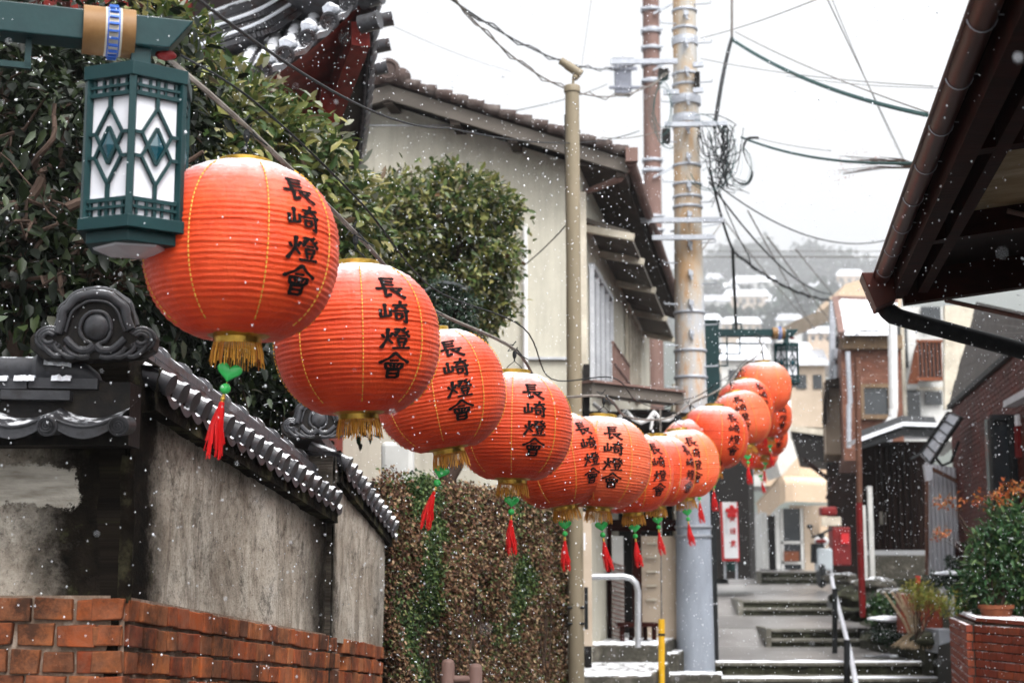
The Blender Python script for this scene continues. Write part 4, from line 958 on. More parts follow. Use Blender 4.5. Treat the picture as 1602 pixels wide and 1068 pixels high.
for i in range(len(sc) - 1):
    a, b = sc[i], sc[i + 1]
    for k in range(4): cat.append(at(a[0] + (b[0] - a[0]) * k / 4, a[1] + (b[1] - a[1]) * k / 4, 15.2))
m.tube(cat, .022, 7); m.tube([at(1023, 644, 15.2), at(1018, 672, 15.2)], .015, 6); m.build('scalloped_fringe', M['white_paint'], rootS, smooth=True)
m = MB(); fbox(m, 1002, 838, 1062, 1000, 17.6, .08); m.build('shutter', M['tan_wall'], rootS)
m = MB()
for y in (848, 870, 892, 914, 936): fbox(m, 1012, y, 1028, y + 3, 17.56, .03)
m.parts('shutter_slot', M['cream_trim'], rootS)
m = MB(); fbox(m, 958, 838, 976, 1006, 17.2, .14); m.build('striped_pillar', M['white_wall'], rootS)
m = MB()
for y in range(880, 1004, 7): 
    p0 = at(957, y, 17.18); p1 = at(977, y + 6, 17.18); m.beam(p0, p1, .02, .016)
m.parts('stripe', M['brown_steel'], rootS)
for (x0, x1, d, mt) in ((917, 924, 15.4, 'gray_board'), (990, 1004, 17.5, 'darkred_wood'), (944, 958, 17.4, 'darkred_wood')):
    m = MB(); fbox(m, x0, 640 if d < 16 else 800, x1, 1006, d, .10); m.build('post', M[mt], rootS)
m = MB(); fbox(m, 914, 812, 1062, 830, 17.9, .1); m.build('lintel', M['darkred_wood'], rootS)
m = MB(); fbox(m, 1056, 600, 1064, 1000, 18.5, .3); m.build('side_post', M['cream_trim'], rootS)
# stone platform in front of it, with settled snow
m = MB(); fbox(m, 905, 1008, 1035, 1075, 15.9, 4.0); m.build('stone_platform', M['stone'], None, bevel=.02, kind='structure')
m = MB(); fbox(m, 1010, 1022, 1062, 1075, 16.6, 3.0); m.build('stone_platform', M['stone'], None, bevel=.02, kind='structure')
snowline(at(918, 1008, 15.95), at(1032, 1008, 15.95), .22, .03, 21); snowline(at(1014, 1022, 16.62), at(1060, 1022, 16.62), .12, .02, 22)
m = MB(); fbox(m, 880, 1056, 1018, 1090, 13.9, 2.0); m.build('kerb_stone', M['stone'], None, kind='structure', bevel=.02); snowline(at(884, 1056, 13.92), at(1016, 1056, 13.92), .2, .02, 23)
m = MB(); fbox(m, 1018, 1054, 1130, 1100, 16.2, .5); m.build('kerb_stone', M['stone'], None, kind='structure', bevel=.02); snowline(at(1020, 1054, 16.22), at(1130, 1054, 16.22), .16, .02, 24)
# silver railing
m = MB(); d = 15.6
pts = [at(905, 902, d), at(975, 901, d), at(987, 904, d), at(995, 912, d), at(998, 924, d), at(998, 1012, d)]
m.tube(pts, .032, 12); tag(m.build('handrail', M['alu'], None, smooth=True), 'bent silver tube railing standing on the snowy stone platform', 'railing')
# small wooden stool behind it
e = empty('wooden_stool', at(998, 1008, 16.6), 'low brown wooden stool in front of the tan shutter', 'stool')
m = MB(); fbox(m, 966, 974, 1030, 980, 16.6, .3); m.build('seat', M['darkred_wood'], e)
for x in (970, 984, 1006, 1020):
    m = MB(); fbox(m, x, 980, x + 7, 1008, 16.62 + (.02 if x in (970, 1020) else .2), .04); m.build('leg', M['darkred_wood'], e)
# yellow cable guard + guy wire
m = MB(); m.tube([at(1035, 968, 14.6), at(1035, 1110, 14.6)], .030, 12); 
o = empty('cable_guard', at(1035, 1110, 14.6), 'yellow plastic cable guard with a black band on a thin vertical stay', 'cable guard')
m.build('yellow_sleeve', M['yellow'], o, smooth=True); m = MB(); m.tube([at(1035, 990, 14.6), at(1035, 994, 14.6)], .0325, 12); m.build('black_band', M['cable'], o)
m = MB(); m.tube([at(1033, 640, 14.62), at(1035, 970, 14.62)], .009, 6); m.build('stay_wire', M['cable_gray'], o)
def spline2(P, n=5):
    out = []
    for i in range(len(P) - 1):
        p0, p1, p2, p3 = P[max(i - 1, 0)], P[i], P[i + 1], P[min(i + 2, len(P) - 1)]
        for k in range(n):
            t = k / n; out.append(tuple(.5 * (2 * p1[a] + (p2[a] - p0[a]) * t + (2 * p0[a] - 5 * p1[a] + 4 * p2[a] - p3[a]) * t * t + (-p0[a] + 3 * p1[a] - 3 * p2[a] + p3[a]) * t ** 3) for a in (0, 1)))
    return out + [P[-1]]
# ------------------------------------------------------------------ poles
def pole(name, label, px0, px1, py0, py1, d, r0, r1, mt, cat='utility pole'):
    a = at(px1, py1, d); b = at(px0, py0, d); e = empty(name, a, label, cat)
    m = MB(); m.tube([a, a.lerp(b, .5), b], [r0, (r0 + r1) / 2, r1], 24); m.build('pole', mt, e, smooth=True); return e, a, b
# beige camera pole
e, a, b = pole('camera_pole', 'slim beige metal pole topped by a small surveillance camera', 895, 902, 140, 1110, 13.0, .068, .062, M['beige_metal'], 'camera pole')
m = MB(); m.lathe([(.066, -.03), (.072, -.028), (.072, .02), (.066, .03), (.02, .034)], 20, b); m.build('cap', M['beige_metal'], e, smooth=True)
m = MB(); m.tube([b + Vector((.01, 0, .02)), b + Vector((.01, 0, .09)), b + Vector((.045, 0, .13))], .014, 8); m.sphere(b + Vector((.03, 0, .11)), .03, 10, 8); m.build('camera_bracket', M['beige_metal'], e)
m = MB(); c0, c1 = at(877, 95, 13), at(909, 117, 13); m.tube([c0, c0 + (c1 - c0) * .3, c0 + (c1 - c0) * .31, c1], [.034, .034, .040, .040], 16); m.build('camera', M['beige_metal'], e, smooth=True)
m = MB()
for y in (950, 975): m.tube([at(888, y, 12.95), at(914, y, 12.95)], .012, 6)
fbox(m, 889, 918, 892, 984, 13.05, .12); fbox(m, 915, 918, 920, 984, 13.05, .12); m.parts('mounting_strap', M['cable'], e)
m = MB(); fbox(m, 913, 833, 916, 860, 12.9, .01); m.build('white_label', M['sign_white'], e)
m = MB(); m.tube([at(884, 180, 13), at(885, 260, 13), at(887, 420, 13)], .008, 6); m.build('cable', M['cable'], e)
# a pale post behind it
m = MB(); fbox(m, 886, 800, 926, 1010, 14.6, .15); tag(m.build('gate_post', M['tan_wall'], None), 'pale square wall post just behind the beige camera pole', 'post')
# concrete utility pole
rustc = NT('rusty_pole'); co = rustc.coord('Object', (1, 1, .25)); f1 = rustc.noise(co, 4, 8, .7)
colr = rustc.ramp(f1, [(.42, (.40, .43, .48)), (.52, (.46, .40, .33)), (.6, (.48, .25, .10))])
gz = rustc.n('ShaderNodeNewGeometry'); gs = rustc.n('ShaderNodeSeparateXYZ'); rustc.l(gz.outputs['Position'], gs.inputs[0])
zf = rustc.math('DIVIDE', gs.outputs[2], 9.0); k1 = rustc.ramp(zf, [(az(560, 17.5) / 9, 0.0), (az(400, 17.5) / 9, 1.0)])
grayc = rustc.ramp(rustc.noise(co, 7, 8, .7), [(.35, (.36, .40, .47)), (.65, (.27, .30, .35))]); top = rustc.ramp(f1, [(.36, (.36, .37, .38)), (.47, (.37, .33, .275)), (.62, (.36, .23, .12))])
k2 = rustc.ramp(rustc.math('ADD', zf, rustc.math('MULTIPLY', rustc.noise(co, 6, 6), .12)), [((az(800, 17.5)) / 9 + .05, 0.0), ((az(560, 17.5)) / 9 + .05, .9)])
rustc.color(rustc.mix(k1, rustc.mix(k2, grayc, colr), top)); rustc.p.inputs['Roughness'].default_value = .75; rustc.bump(rustc.noise(co, 30, 6), .4, .004)
e, a, b = pole('utility_pole', 'thick grey concrete utility pole streaked with rust, steps and bands along it', 1068, 1089, -120, 1075, 17.5, .215, .125, rustc.m)
m = MB()
def bandat(m, y, w=.035, ext=0.012):
    p = a.lerp(b, (1075 - y) / 1195); r = .215 + (.125 - .215) * (1075 - y) / 1195; m.lathe([(r + ext, -w / 2), (r + ext + .004, 0), (r + ext, w / 2)], 24, p)
for y in (28, 58, 78, 132, 150, 175, 205, 218, 280, 310, 330, 346, 512, 571, 612, 775, 838, 852): bandat(m, y, .03 if y not in (78, 175, 205) else .10, .014 if y != 175 else .03)
m.parts('steel_band', M['galv'], e)
m = MB()
for i, y in enumerate(range(20, 760, 32)):
    p = a.lerp(b, (1075 - y) / 1195); r = .2; sg = (-1) ** i; m.tube([p + Vector((sg * .1, -.08, 0)), p + Vector((sg * (r + .10), -.12, 0)), p + Vector((sg * (r + .10), -.12, .03))], .008, 6)
for i, y in enumerate(range(40, 560, 46)):
    p = a.lerp(b, (1075 - y) / 1195); m.box(p + Vector((.0, -.18, 0)), (.05, .07, .05)); m.tube([p + Vector((-.02, -.20, .04)), p + Vector((.01, -.20, -.08))], .015, 6)
m.parts('step_bolt', M['galv'], e)
m = MB(); d = 17.4
for (y, x0, x1) in ((195, 1040, 1138), (145, 1038, 1062), (102, 1084, 1100), (142, 1084, 1100), (345, 1000, 1132), (372, 1020, 1118), (97, 955, 1060)):
    m.beam(at(x0, y, d - .17), at(x1, y - 1, d - .17), .05, .055)
m.parts('cross_arm', M['galv'], e)
m = MB(); fbox(m, 1031, 107, 1046, 120, 17.2, .15); fbox(m, 1037, 201, 1049, 220, 17.2, .15); fbox(m, 1089, 112, 1095, 140, 17.3, .1); m.parts('junction_box', M['dark'], e)
m = MB(); r = random.Random(11)
def loopw(m, c, rx, rz, n, rad, spread=.05, a0=0, a1=6.28):
    for k in range(n):
        ph = r.uniform(-.3, .3); q = r.uniform(.8, 1.15); oy = r.uniform(-spread, spread); ox = r.uniform(-spread, spread)
        rad *= .6; m.tube([c + Vector((ox + rx * q * math.cos(t + ph), oy, rz * q * math.sin(t + ph))) for t in np.linspace(a0, a1, 18)], rad, 5)
loopw(m, at(1050, 175, 17.1), .20, .42, 9, .009, .08, 1.6, 4.9); loopw(m, at(1095, 225, 17.1), .22, .32, 6, .008, .08, -1.6, 1.6)
loopw(m, at(1130, 235, 17.0), .14, .32, 10, .009, .06, -1.7, 1.4); loopw(m, at(1113, 255, 17.0), .26, .30, 7, .008, .06, 3.6, 6.4)
loopw(m, at(1160, 262, 17.0), .13, .22, 6, .007, .05, -2.3, 1.4); loopw(m, at(1030, 170, 17.1), .12, .3, 6, .008, .05, 0, 6.28)
m.build('cable_coils', M['cable_green'], e, smooth=True)
m = MB()
for k in range(15):                                          # slack loops hanging off the arm
    x0, x1 = r.uniform(1090, 1130), r.uniform(1118, 1168); y0, y1 = r.uniform(196, 215), r.uniform(196, 250); dd = r.uniform(16.8, 17.3); dep = r.uniform(.12, .60)
    a_, b_ = at(x0, y0, dd), at(x1, y1, dd); m.tube([a_.lerp(b_, t) + Vector((.03 * math.sin(t * 9 + k), 0, -dep * (math.sin(math.pi * t) ** .7) + .02 * math.sin(t * 13 + k))) for t in np.linspace(0, 1, 16)], r.choice([.003, .004, .0065]), 5)
for k in range(7):
    x = r.uniform(1126, 1142); m.tube([at(x + r.uniform(-5, 5) + 4 * math.sin(t * 6 + k), 196 + 96 * t, 17.0) for t in np.linspace(0, 1, 12)], r.choice([.006, .010, .013]), 6)
for k in range(5):
    q_ = r.uniform(0, 6); m.tube([at(x_ + q_ * .6, y_ + q_, 17.0) for x_, y_ in spline2([(1186, 214), (1168, 216), (1162, 232), (1168, 252), (1176, 268), (1170, 284), (1158, 286), (1146, 278), (1138, 266)])], .004, 5)
for k in range(8):
    c = at(r.uniform(1100, 1150), r.uniform(262, 285), 17.1); m.tube([c, c + Vector((r.uniform(-.1, .1), 0, -.12)), c + Vector((r.uniform(-.25, .3), 0, r.uniform(-.3, -.1)))], .004, 5)
m.build('tangled_wires', M['cable'], e, smooth=True)
# brown steel pole
e, a, b = pole('utility_pole', 'slim brown steel utility pole standing left of the concrete one', 1017, 1025, -100, 700, 27.0, .170, .148, M['brown_steel'])
m = MB()
def bandat2(y, w=.05, ext=.02):
    p = a.lerp(b, (700 - y) / 800); m.lathe([(.165 + ext, -w / 2), (.170 + ext, 0), (.165 + ext, w / 2)], 20, p); m.beam(p + Vector((-.20, -.14, 0)), p + Vector((.20, -.14, 0)), .04, w * .5)
for y, w in ((22, .06), (56, .09), (84, .06), (110, .07), (137, .08), (262, .05), (278, .07), (350, .05), (371, .05)): bandat2(y, w)
for y0, x1, y1 in ((22, 1052, 6), (278, 1052, 262), (110, 1046, 96)): m.beam(at(1022, y0, 26.8), at(x1, y1, 26.8), .04, .03)
m.parts('steel_band', M['galv'], e)
m = MB(); fbox(m, 962, 92, 988, 146, 26.8, .22); fbox(m, 958, 90, 992, 96, 26.78, .25); fbox(m, 953, 104, 997, 110, 26.78, .05); fbox(m, 953, 134, 1010, 139, 26.78, .05); m.build('transformer_box', M['box_gray'], e, bevel=.015)
m = MB()
for x in (966, 973, 980, 987): m.tube([at(x, 94, 26.7), at(x + 1, 101, 26.65), at(x - 1, 108, 26.7)], .02, 6)
m.parts('insulator', M['gray_metal'], e)
# ------------------------------------------------------------------ overhead wires
def cat_curve(p, q, sag, n=24): 
    return [p.lerp(q, i / n) + Vector((0, 0, -sag * 4 * (i / n) * (1 - i / n))) for i in range(n + 1)]
WIRES = [
 ((300, -8, 3.8), (700, 200, 9), .10, .0075, 'cable', 'thick dark cable crossing in front of the temple eave', (1000, 205, 17.3)),
 ((700, -5, 12), (1005, 95, 26), .35, .012, 'cable', 'twisted black cable from the top edge to the transformer box', None),
 ((705, -8, 12), (1048, 112, 17.3), .55, .010, 'cable_gray', 'grey service wire just under the twisted black cable', None),
 ((1145, 62, 19), (1450, 180, 12), .12, .028, 'cable_green', 'thick green bundled cable falling from the bent riser to the right', None),
 ((1150, 50, 19), (1452, 176, 12), .05, .008, 'cable_gray', 'thin messenger wire above the thick green bundled cable', None),
 ((1160, 215, 18), (1440, 255, 12), .10, .020, 'cable_green', 'green cable sagging from the cable tangle to the brown gutter', None),
 ((1096, 92, 17.5), (1460, 135, 14), .05, .006, 'cable_gray', 'thin wire running level across the sky right of the poles', None),
 ((1230, 119, 17.5), (1470, 138, 14), .03, .005, 'cable_gray', 'faint thin wire just below the level one near the gutter', None),
 ((1290, -10, 14), (1420, 262, 20), .0, .008, 'cable_gray', 'steep grey wire dropping from the top edge toward the brown gutter', None),
 ((1298, -10, 14), (1412, 250, 21), .05, .005, 'cable_gray', 'finer steep wire beside the grey one at the top right', None),
 ((1145, -20, 19), (1145, 60, 19), .0, .022, 'cable_gray', 'vertical grey riser cable rising out of the top edge', None),
 ((1108, 278, 17.4), (1400, 372, 22), .35, .012, 'cable', 'dark wire sagging low toward the snowy roofs on the right', None),
 ((1110, 285, 17.4), (1300, 460, 30), .3, .018, 'cable', 'dark wire running down toward the tan house', None),
 ((1146, 392, 30), (1300, 470, 34), .2, .035, 'cable', 'loose dark cable crossing the hazy hill diagonally', None),
 ((1095, 402, 36), (1420, 402, 30), .0, .018, 'cable_gray', 'level wire in front of the hill tree tops', None),
 ((1095, 393, 46), (1420, 393, 40), .0, .012, 'cable_gray', 'thinner level wire just over the hill tree tops', None),
 ((1170, 330, 22), (1275, 520, 45), .0, .018, 'cable_gray', 'thin oblique wire left of centre over the hazy hill', None),
 ((1200, 370, 24), (1330, 545, 45), .0, .018, 'cable_gray', 'thin oblique wire middle over the hazy hill', None),
 ((1245, 390, 26), (1310, 470, 45), .0, .018, 'cable_gray', 'short thin oblique wire right over the hazy hill', None),
 ((575, 22, 14), (800, 112, 22), .05, .004, 'cable_gray', 'very fine wire in the white sky right of the temple', None),
 ((780, 178, 15), (950, 132, 26), .05, .008, 'cable', 'thin wire rising behind the camera pole to the transformer', None),
 ((820, 415, 14), (892, 345, 13.2), .02, .008, 'cable', 'short dark wire from the cream wall to the camera pole', None),
 ((925, 0, 20), (908, 118, 20), .0, .004, 'cable_gray', 'hair-thin wire dropping by the surveillance camera', None),
 ((1118, 200, 17.3), (1145, 60, 19), -.1, .035, 'cable', 'thick black riser bundle bending up from the tangle', None),
 ((1146, 388, 18.0), (1152, 520, 18.6), .0, .026, 'cable', 'black cable dropping to the far green lamp post', None),
 ((1110, 262, 17.3), (1147, 392, 18.0), .10, .022, 'cable', 'black bundle curving from the tangle down to the hanging riser', None),
 ((1120, 285, 17.3), (1170, 398, 19.0), .06, .010, 'cable', 'thin black cable just right of the curving bundle', None),
 ((1170, 396, 19.0), (1176, 420, 19.0), .0, .012, 'cable', 'short cable end with a loop hanging before the hill', None),
 ((1096, 60, 17.5), (1300, -10, 12), .03, .006, 'cable_gray', 'thin wire rising right from the concrete pole to the top edge', None),
 ((1130, 340, 30), (1330, 560, 60), .3, .02, 'cable_gray', 'long faint wire descending left of the far lamp lantern', None),
 ((1180, 215, 18), (1300, 236, 15), .02, .005, 'cable_gray', 'thin messenger wire over the green sagging cable', None),
 ((1100, 180, 17.4), (1152, 196, 18), -.05, .008, 'cable', 'short lead from the concrete pole to the arm end', None),
 ((940, 215, 17), (1048, 198, 17.3), .06, .007, 'cable_gray', 'second slack wire left of the concrete pole at the arm', None),
 ((1050, 362, 17.4), (1135, 348, 24), .0, .02, 'galv', 'grey steel arm wire right of the concrete pole', None),
 ((1096, 395, 17.4), (1128, 350, 26), .0, .014, 'cable_gray', 'stay rising right from the concrete pole', None),
]
for (p, q, sag, rad, mt, lab, ext) in WIRES:
    pts = cat_curve(at(*p), at(*q), sag)
    if ext: pts += cat_curve(pts[-1], at(*ext), .12)[1:]
    m = MB(); m.tube(pts, rad * .72, 6, cap=True)
    if 'twisted' in lab or 'loose' in lab:
        q2 = [pp + Vector((0, .03 * math.sin(i * 1.9), .035 * math.cos(i * 1.9))) for i, pp in enumerate(pts)]; m.tube(q2, rad * .6, 5)
    tag(m.build('overhead_wire', M[mt], None, smooth=True), lab, 'wire', 'overhead wires')
# the cable carrying the lanterns, and its slack power lead
lampTip = lampN.location + Matrix.Rotation(yawN, 3, 'Z') @ Vector((1.0, 0, -.10)); farTip = lampF.location + Vector((.55, 0, -.09))
def spline(P, n=8):
    out = []
    for i in range(len(P) - 1):
        p0, p1, p2, p3 = P[max(i - 1, 0)], P[i], P[i + 1], P[min(i + 2, len(P) - 1)]
        for k in range(n):
            t = k / n; out.append(.5 * (2 * p1 + (p2 - p0) * t + (2 * p0 - 5 * p1 + 4 * p2 - p3) * t * t + (-p0 + 3 * p1 - 3 * p2 + p3) * t ** 3))
    return out + [P[-1]]
order = [lampTip] + [LTOP[i] for i in range(0, 14)] + [farTip]
m = MB(); m.tube(spline(order), .0085, 6); 
tag(m.build('lantern_cable', M['cable_gray'], None, smooth=True), 'brown-grey cable the red lanterns hang from, lamp to lamp', 'cable')
m = MB(); o2 = [lampTip + Vector((.05, 0, .0))] + [LTOP[i] + Vector((random.uniform(.02, .08), 0, .07 + .05 * random.random())) for i in range(14)] + [farTip + Vector((0, 0, .05))]
m.tube(spline(o2), .004, 5)
tag(m.build('power_lead', M['cable'], None, smooth=True), 'thin slack power lead looping above the lantern cable', 'cable')
o3 = [LTOP[13], LTOP[14], LTOP[15], LTOP[16], at(1150, 720, 25)]
m = MB(); m.tube(spline(o3), .008, 6); tag(m.build('lantern_cable', M['cable_gray'], None, smooth=True), 'farther cable descending behind the highest orange lantern', 'cable')
# ------------------------------------------------------------------ near building on the right: eave, gutter, rafters
rootE = empty('timber_eave', (2.6, 6, ZG), 'dark timber roof eave with brown gutter overhanging at the upper right', 'roof')
GZ = az(440, 8.0); Gf = Vector((ax(1366, 8.0, 435), 8.0, GZ)); Gd = Vector((.166, 1, 0)).normalized(); Gn = Vector((Gd.y, -Gd.x, 0)); Gs = 7.2
GP = lambda s, o, z: Gf - Gd * s + Gn * o + Vector((0, 0, z))          # s metres back toward the viewer, o metres in under the roof
m = MB(); n = 10
def gut(u, v):
    a = math.pi * (v * 1.06) ; return GP(Gs * u, .036 - .040 * math.cos(a), -.044 * math.sin(a))
m.grid(gut, 30, 12); m.tube([GP(0, -.005, .002), GP(Gs, -.005, .002)], .009, 8); m.build('gutter', M['gutter'], rootE, smooth=True)
m = MB()
for k in range(13): 
    s = .35 + .52 * k; m.tube([GP(s, .036 - .042 * math.cos(a), -.046 * math.sin(a)) for a in np.linspace(0, 3.2, 10)] + [GP(s, .14, -.005)], .0028, 5)
m.parts('gutter_strap', M['galv'], rootE)
rs = .12                                                     # roof rises this much per metre inward
m = MB(); m.prism([GP(-.05, .03, .02), GP(-.05, 3.2, .02 + 3.17 * rs), GP(-.05, 3.2, .07 + 3.17 * rs), GP(-.05, .03, .07)], -Gd * (Gs + .1)); m.build('roof_boards', M['black_wood'], rootE, fixn=True)
m = MB()
for k in range(18):
    o = .03 + k * .18; m.prism([GP(-.12, o, .075 + (o - .03) * rs), GP(-.12, o + .2, .075 + (o + .17) * rs), GP(-.12, o + .2, .10 + (o + .17) * rs), GP(-.12, o, .115 + (o - .03) * rs)], -Gd * (Gs + .2))
m.build('roof_tiles', M['brown_tile'], rootE, fixn=True)
m = MB(); m.beam(GP(-.02, .13, -.035), GP(Gs, .13, -.035), .07, .12); m.beam(GP(-.02, .245, -.03), GP(Gs, .245, -.03), .05, .10)
m.build('fascia', M['darkred_wood'], rootE)
m = MB(); m.beam(GP(.02, .14, -.035), GP(.02, 3.2, -.035 + 3.06 * rs), .09, .20)
for k in range(5):
    s = 1.36 + k * 1.5; m.beam(GP(s, .12, -.03), GP(s, 3.2, -.03 + 3.08 * rs), .085, .12)
m.parts('rafter', M['darkred_wood'], rootE)
m = MB(); m.beam(GP(-.02, 1.05, .0), GP(Gs, 1.05, .0), .12, .16); m.beam(GP(-.02, 1.9, .1), GP(Gs, 1.9, .1), .12, .16); m.parts('purlin', M['darkred_wood'], rootE)
m = MB(); m.prism([GP(1.35, .27, .02 + .24 * rs - .014), GP(1.35, 1.9, .02 + 1.87 * rs - .014), GP(1.35, 1.9, .02 + 1.87 * rs - .004), GP(1.35, .27, .02 + .24 * rs - .004)], -Gd * 3.2); m.build('pale_boards', M['plywood'], rootE, fixn=True)
# outlet box and sloping down pipe
m = MB(); hd = Gf
m.prism([GP(.16, -.07, .02), GP(.16, .13, .02), GP(.16, .10, -.13), GP(.16, .0, -.17)], Gd * .22)
m.build('outlet_box', M['gutter'], rootE, fixn=True, bevel=.006)
m = MB(); P_ = [at(1383, 455, 8.0), at(1384, 478, 8.0), at(1392, 490, 8.0), at(1408, 497, 8.0), at(1500, 522, 8.0), at(1640, 560, 8.0), at(1900, 640, 8.0)]
m.tube(spline(P_, 5), .046, 14); m.tube([at(1391, 486, 8), at(1402, 494, 8)], .045, 12); m.build('down_pipe', M['cable'], rootE, smooth=True)
m = MB(); m.tube([at(1480, 470, 7.9), at(1640, 505, 7.3)], .012, 8); m.tube([at(1576, 330, 6.5), at(1640, 345, 6.5)], .012, 8); m.parts('conduit', M['brown_steel'], rootE)
m = MB(); m.prism([GP(.3, 1.55, -3.4), GP(.3, 1.55, .35), GP(Gs, 1.55, .35), GP(Gs, 1.55, -3.4)], Gn * .15); m.build('wall', M['black_wood'], rootE, fixn=True)
# ------------------------------------------------------------------ dark red building farther along on the right
rootB = empty('red_building', (ax(1560, 13), 13, ZG), 'dark red clad building with grey slate eave right of the metal panel', 'building')
Bz = az(535, 16); BA = Vector((ax(1600, 16.0, 535), 16.0, Bz)); BB = Vector((ax(1484, 22.6, 628), 22.6, Bz)); BD = (BB - BA); BL = BD.length; BD.normalize(); BN = Vector((BD.y, -BD.x, 0))
m = MB()
SQ_ = [BB, BA, at(1700, 520, 13.6), at(1528, 478, 20)]
for k in range(8):
    u0, u1 = k / 8, (k + .93) / 8; e0 = lambda u: SQ_[1].lerp(SQ_[2], u); e1 = lambda u: SQ_[0].lerp(SQ_[3], u); dz_ = Vector((0, 0, .025 * (k % 2)))
    m.prism([e0(u0) + dz_, e0(u1) + dz_, e1(u1) + dz_, e1(u0) + dz_], (0, 0, .04))
for k in range(0):
    o = k * .17; m.prism([BA + BN * o + Vector((0, 0, o * .72)), BA + BN * (o + .19) + Vector((0, 0, (o + .19) * .72)), BA + BN * (o + .19) + Vector((0, 0, (o + .19) * .72 + .012)), BA + BN * o + Vector((0, 0, o * .72 + .03))], BD * BL)
m.build('slate_roof', M['slate'], rootB, fixn=True)
m = MB(); m.beam(BA, BB, .06, .07); m.build('eave_edge', M['cable'], rootB)
m = MB(); m.prism([BA + BN * .04 + Vector((0, 0, -4.6)), BB + BN * .04 + Vector((0, 0, -4.6)), BB + BN * .04 + Vector((0, 0, -.02)), BA + BN * .04 + Vector((0, 0, -.02))], BN * .2)
m.prism([BB + BN * .22 + Vector((0, 0, -4.6)), BB + BN * 2.2 + Vector((0, 0, -4.6)), BB + BN * 2.2 + Vector((0, 0, .0)), BB + BN * .22 + Vector((0, 0, -.02))], -BD * .2)
m.prism([BA - BD * 4 + BN * .6 + Vector((0, 0, -4.6)), BA + BN * .6 + Vector((0, 0, -4.6)), BA + BN * .6 + Vector((0, 0, .0)), BA - BD * 4 + BN * .6 + Vector((0, 0, .0))], BN * .2)
m.build('wall', M['darkred_wall'], rootB, fixn=True)
m = MB(); rr = random.Random(3); FP = lambda s, z, o=.0: BA + BD * s + BN * (.03 - o) + Vector((0, 0, z))
for row in range(44):
    s = -(row % 2) * .12
    while s < BL:
        w = .24; s0, s1 = max(s, 0), min(s + w - .008, BL)
        if s1 - s0 > .03: m.beam(FP(s0, -.1 - row * .062, .006 + rr.uniform(0, .004)), FP(s1, -.1 - row * .062, .006), .012, .054)
        s += w
m.build('brick_cladding', M['darkred_brick'], rootB)
m = MB()
for k in range(44):
    s = BL - .1 - k * .16
    if s < 0: break
    m.beam(FP(s, -2.0, .05), FP(s, -4.2, .05), .05, .04)
m.build('slatted_fence', M['darkred_wood'], rootB)
m = MB(); fbox(m, 1556, 652, 1600, 800, 16.80, .3); m.build('window', M['glass'], rootB)
m = MB(); fbox(m, 1552, 648, 1602, 656, 16.73, .1); fbox(m, 1582, 650, 1588, 800, 16.73, .1); fbox(m, 1552, 655, 1557, 800, 16.71, .1); fbox(m, 1596, 652, 1640, 668, 16.65, .2); m.build('window_frame', M['cable'], rootB)
m = MB(); fbox(m, 1592, 648, 1640, 665, 16.50, .1); m.build('white_panel', M['sign_white'], rootB); m = MB(); fbox(m, 1592, 666, 1640, 715, 16.50, .1); m.build('red_panel', M['red_paint'], rootB)
m = MB(); m.beam(at(1580, 632, 16.4), at(1640, 600, 13.6), .14, .07); m.build('small_ledge', M['gray_metal'], rootB)
m = MB(); m.prism([at(1478, 640, 24), at(1484, 640, 24), at(1530, 478, 24), at(1478, 478, 24)], (0, .1, 0)); m.build('white_barge_board', M['cream_trim'], rootB, fixn=True)
# folded awning arm and grey metal panel
rootM = empty('metal_hoarding', (ax(1480, 22.2), 22.2, R_(-1.0)), 'tall grey corrugated metal panel with rusty top rail beside the dark carport', 'panel')
m = MB(); x0, x1 = ax(1450, 22.2, 800), ax(1514, 22.2, 800); zb_, zt_ = az(900, 22.2), az(722, 22.2)
m.grid(lambda u, v: (x0 + (x1 - x0) * u, 22.2 + .012 * math.sin(u * 60), zb_ + (zt_ - zb_) * v - .12 * u * v), 120, 2); m.build('corrugated_sheet', M['gray_metal'], rootM, smooth=True)
m = MB(); m.beam(at(1448, 728, 22.1), at(1512, 760, 22.1), .05, .05); m.beam(at(1450, 728, 22.1), at(1450, 900, 22.1), .04, .04); m.build('rusty_rail', M['rust_pole'], rootM)
rootA = empty('folding_awning', at(1470, 690, 21), 'small grey awning on a black frame jutting out between carport and red building', 'awning')
m = MB(); A0, A1, A2, A3 = at(1440, 712, 21.4), at(1456, 728, 21), at(1504, 656, 20.4), at(1484, 648, 21); m.prism([A0, A1, A2, A3], (0, 0, .02)); m.build('awning_cover', M['galv'], rootA, fixn=True)
m = MB()
for t in np.linspace(0, 1, 6): m.beam(A0.lerp(A3, t) + Vector((0, -.03, .03)), A1.lerp(A2, t) + Vector((0, -.02, .02)), .018, .018)
m.beam(A0 + Vector((0, -.02, .03)), A3 + Vector((0, -.02, .03)), .04, .04); m.beam(A1 + Vector((0, -.02, .03)), A2 + Vector((0, -.02, .03)), .04, .04)
m.tube([at(1424, 718, 20.5), at(1441, 709, 20.9)], .015, 6)
m.tube([at(1500, 690, 21), at(1488, 722, 21), at(1474, 728, 21), at(1464, 716, 21)], .022, 6); m.build('awning_frame', M['cable'], rootA); m = MB(); m.prism([at(1446, 726, 20.9), at(1458, 728, 20.9), at(1460, 750, 20.9), at(1450, 752, 20.9)], (0, .1, 0)); m.build('end_plate', M['gray_metal'], rootA, fixn=True)
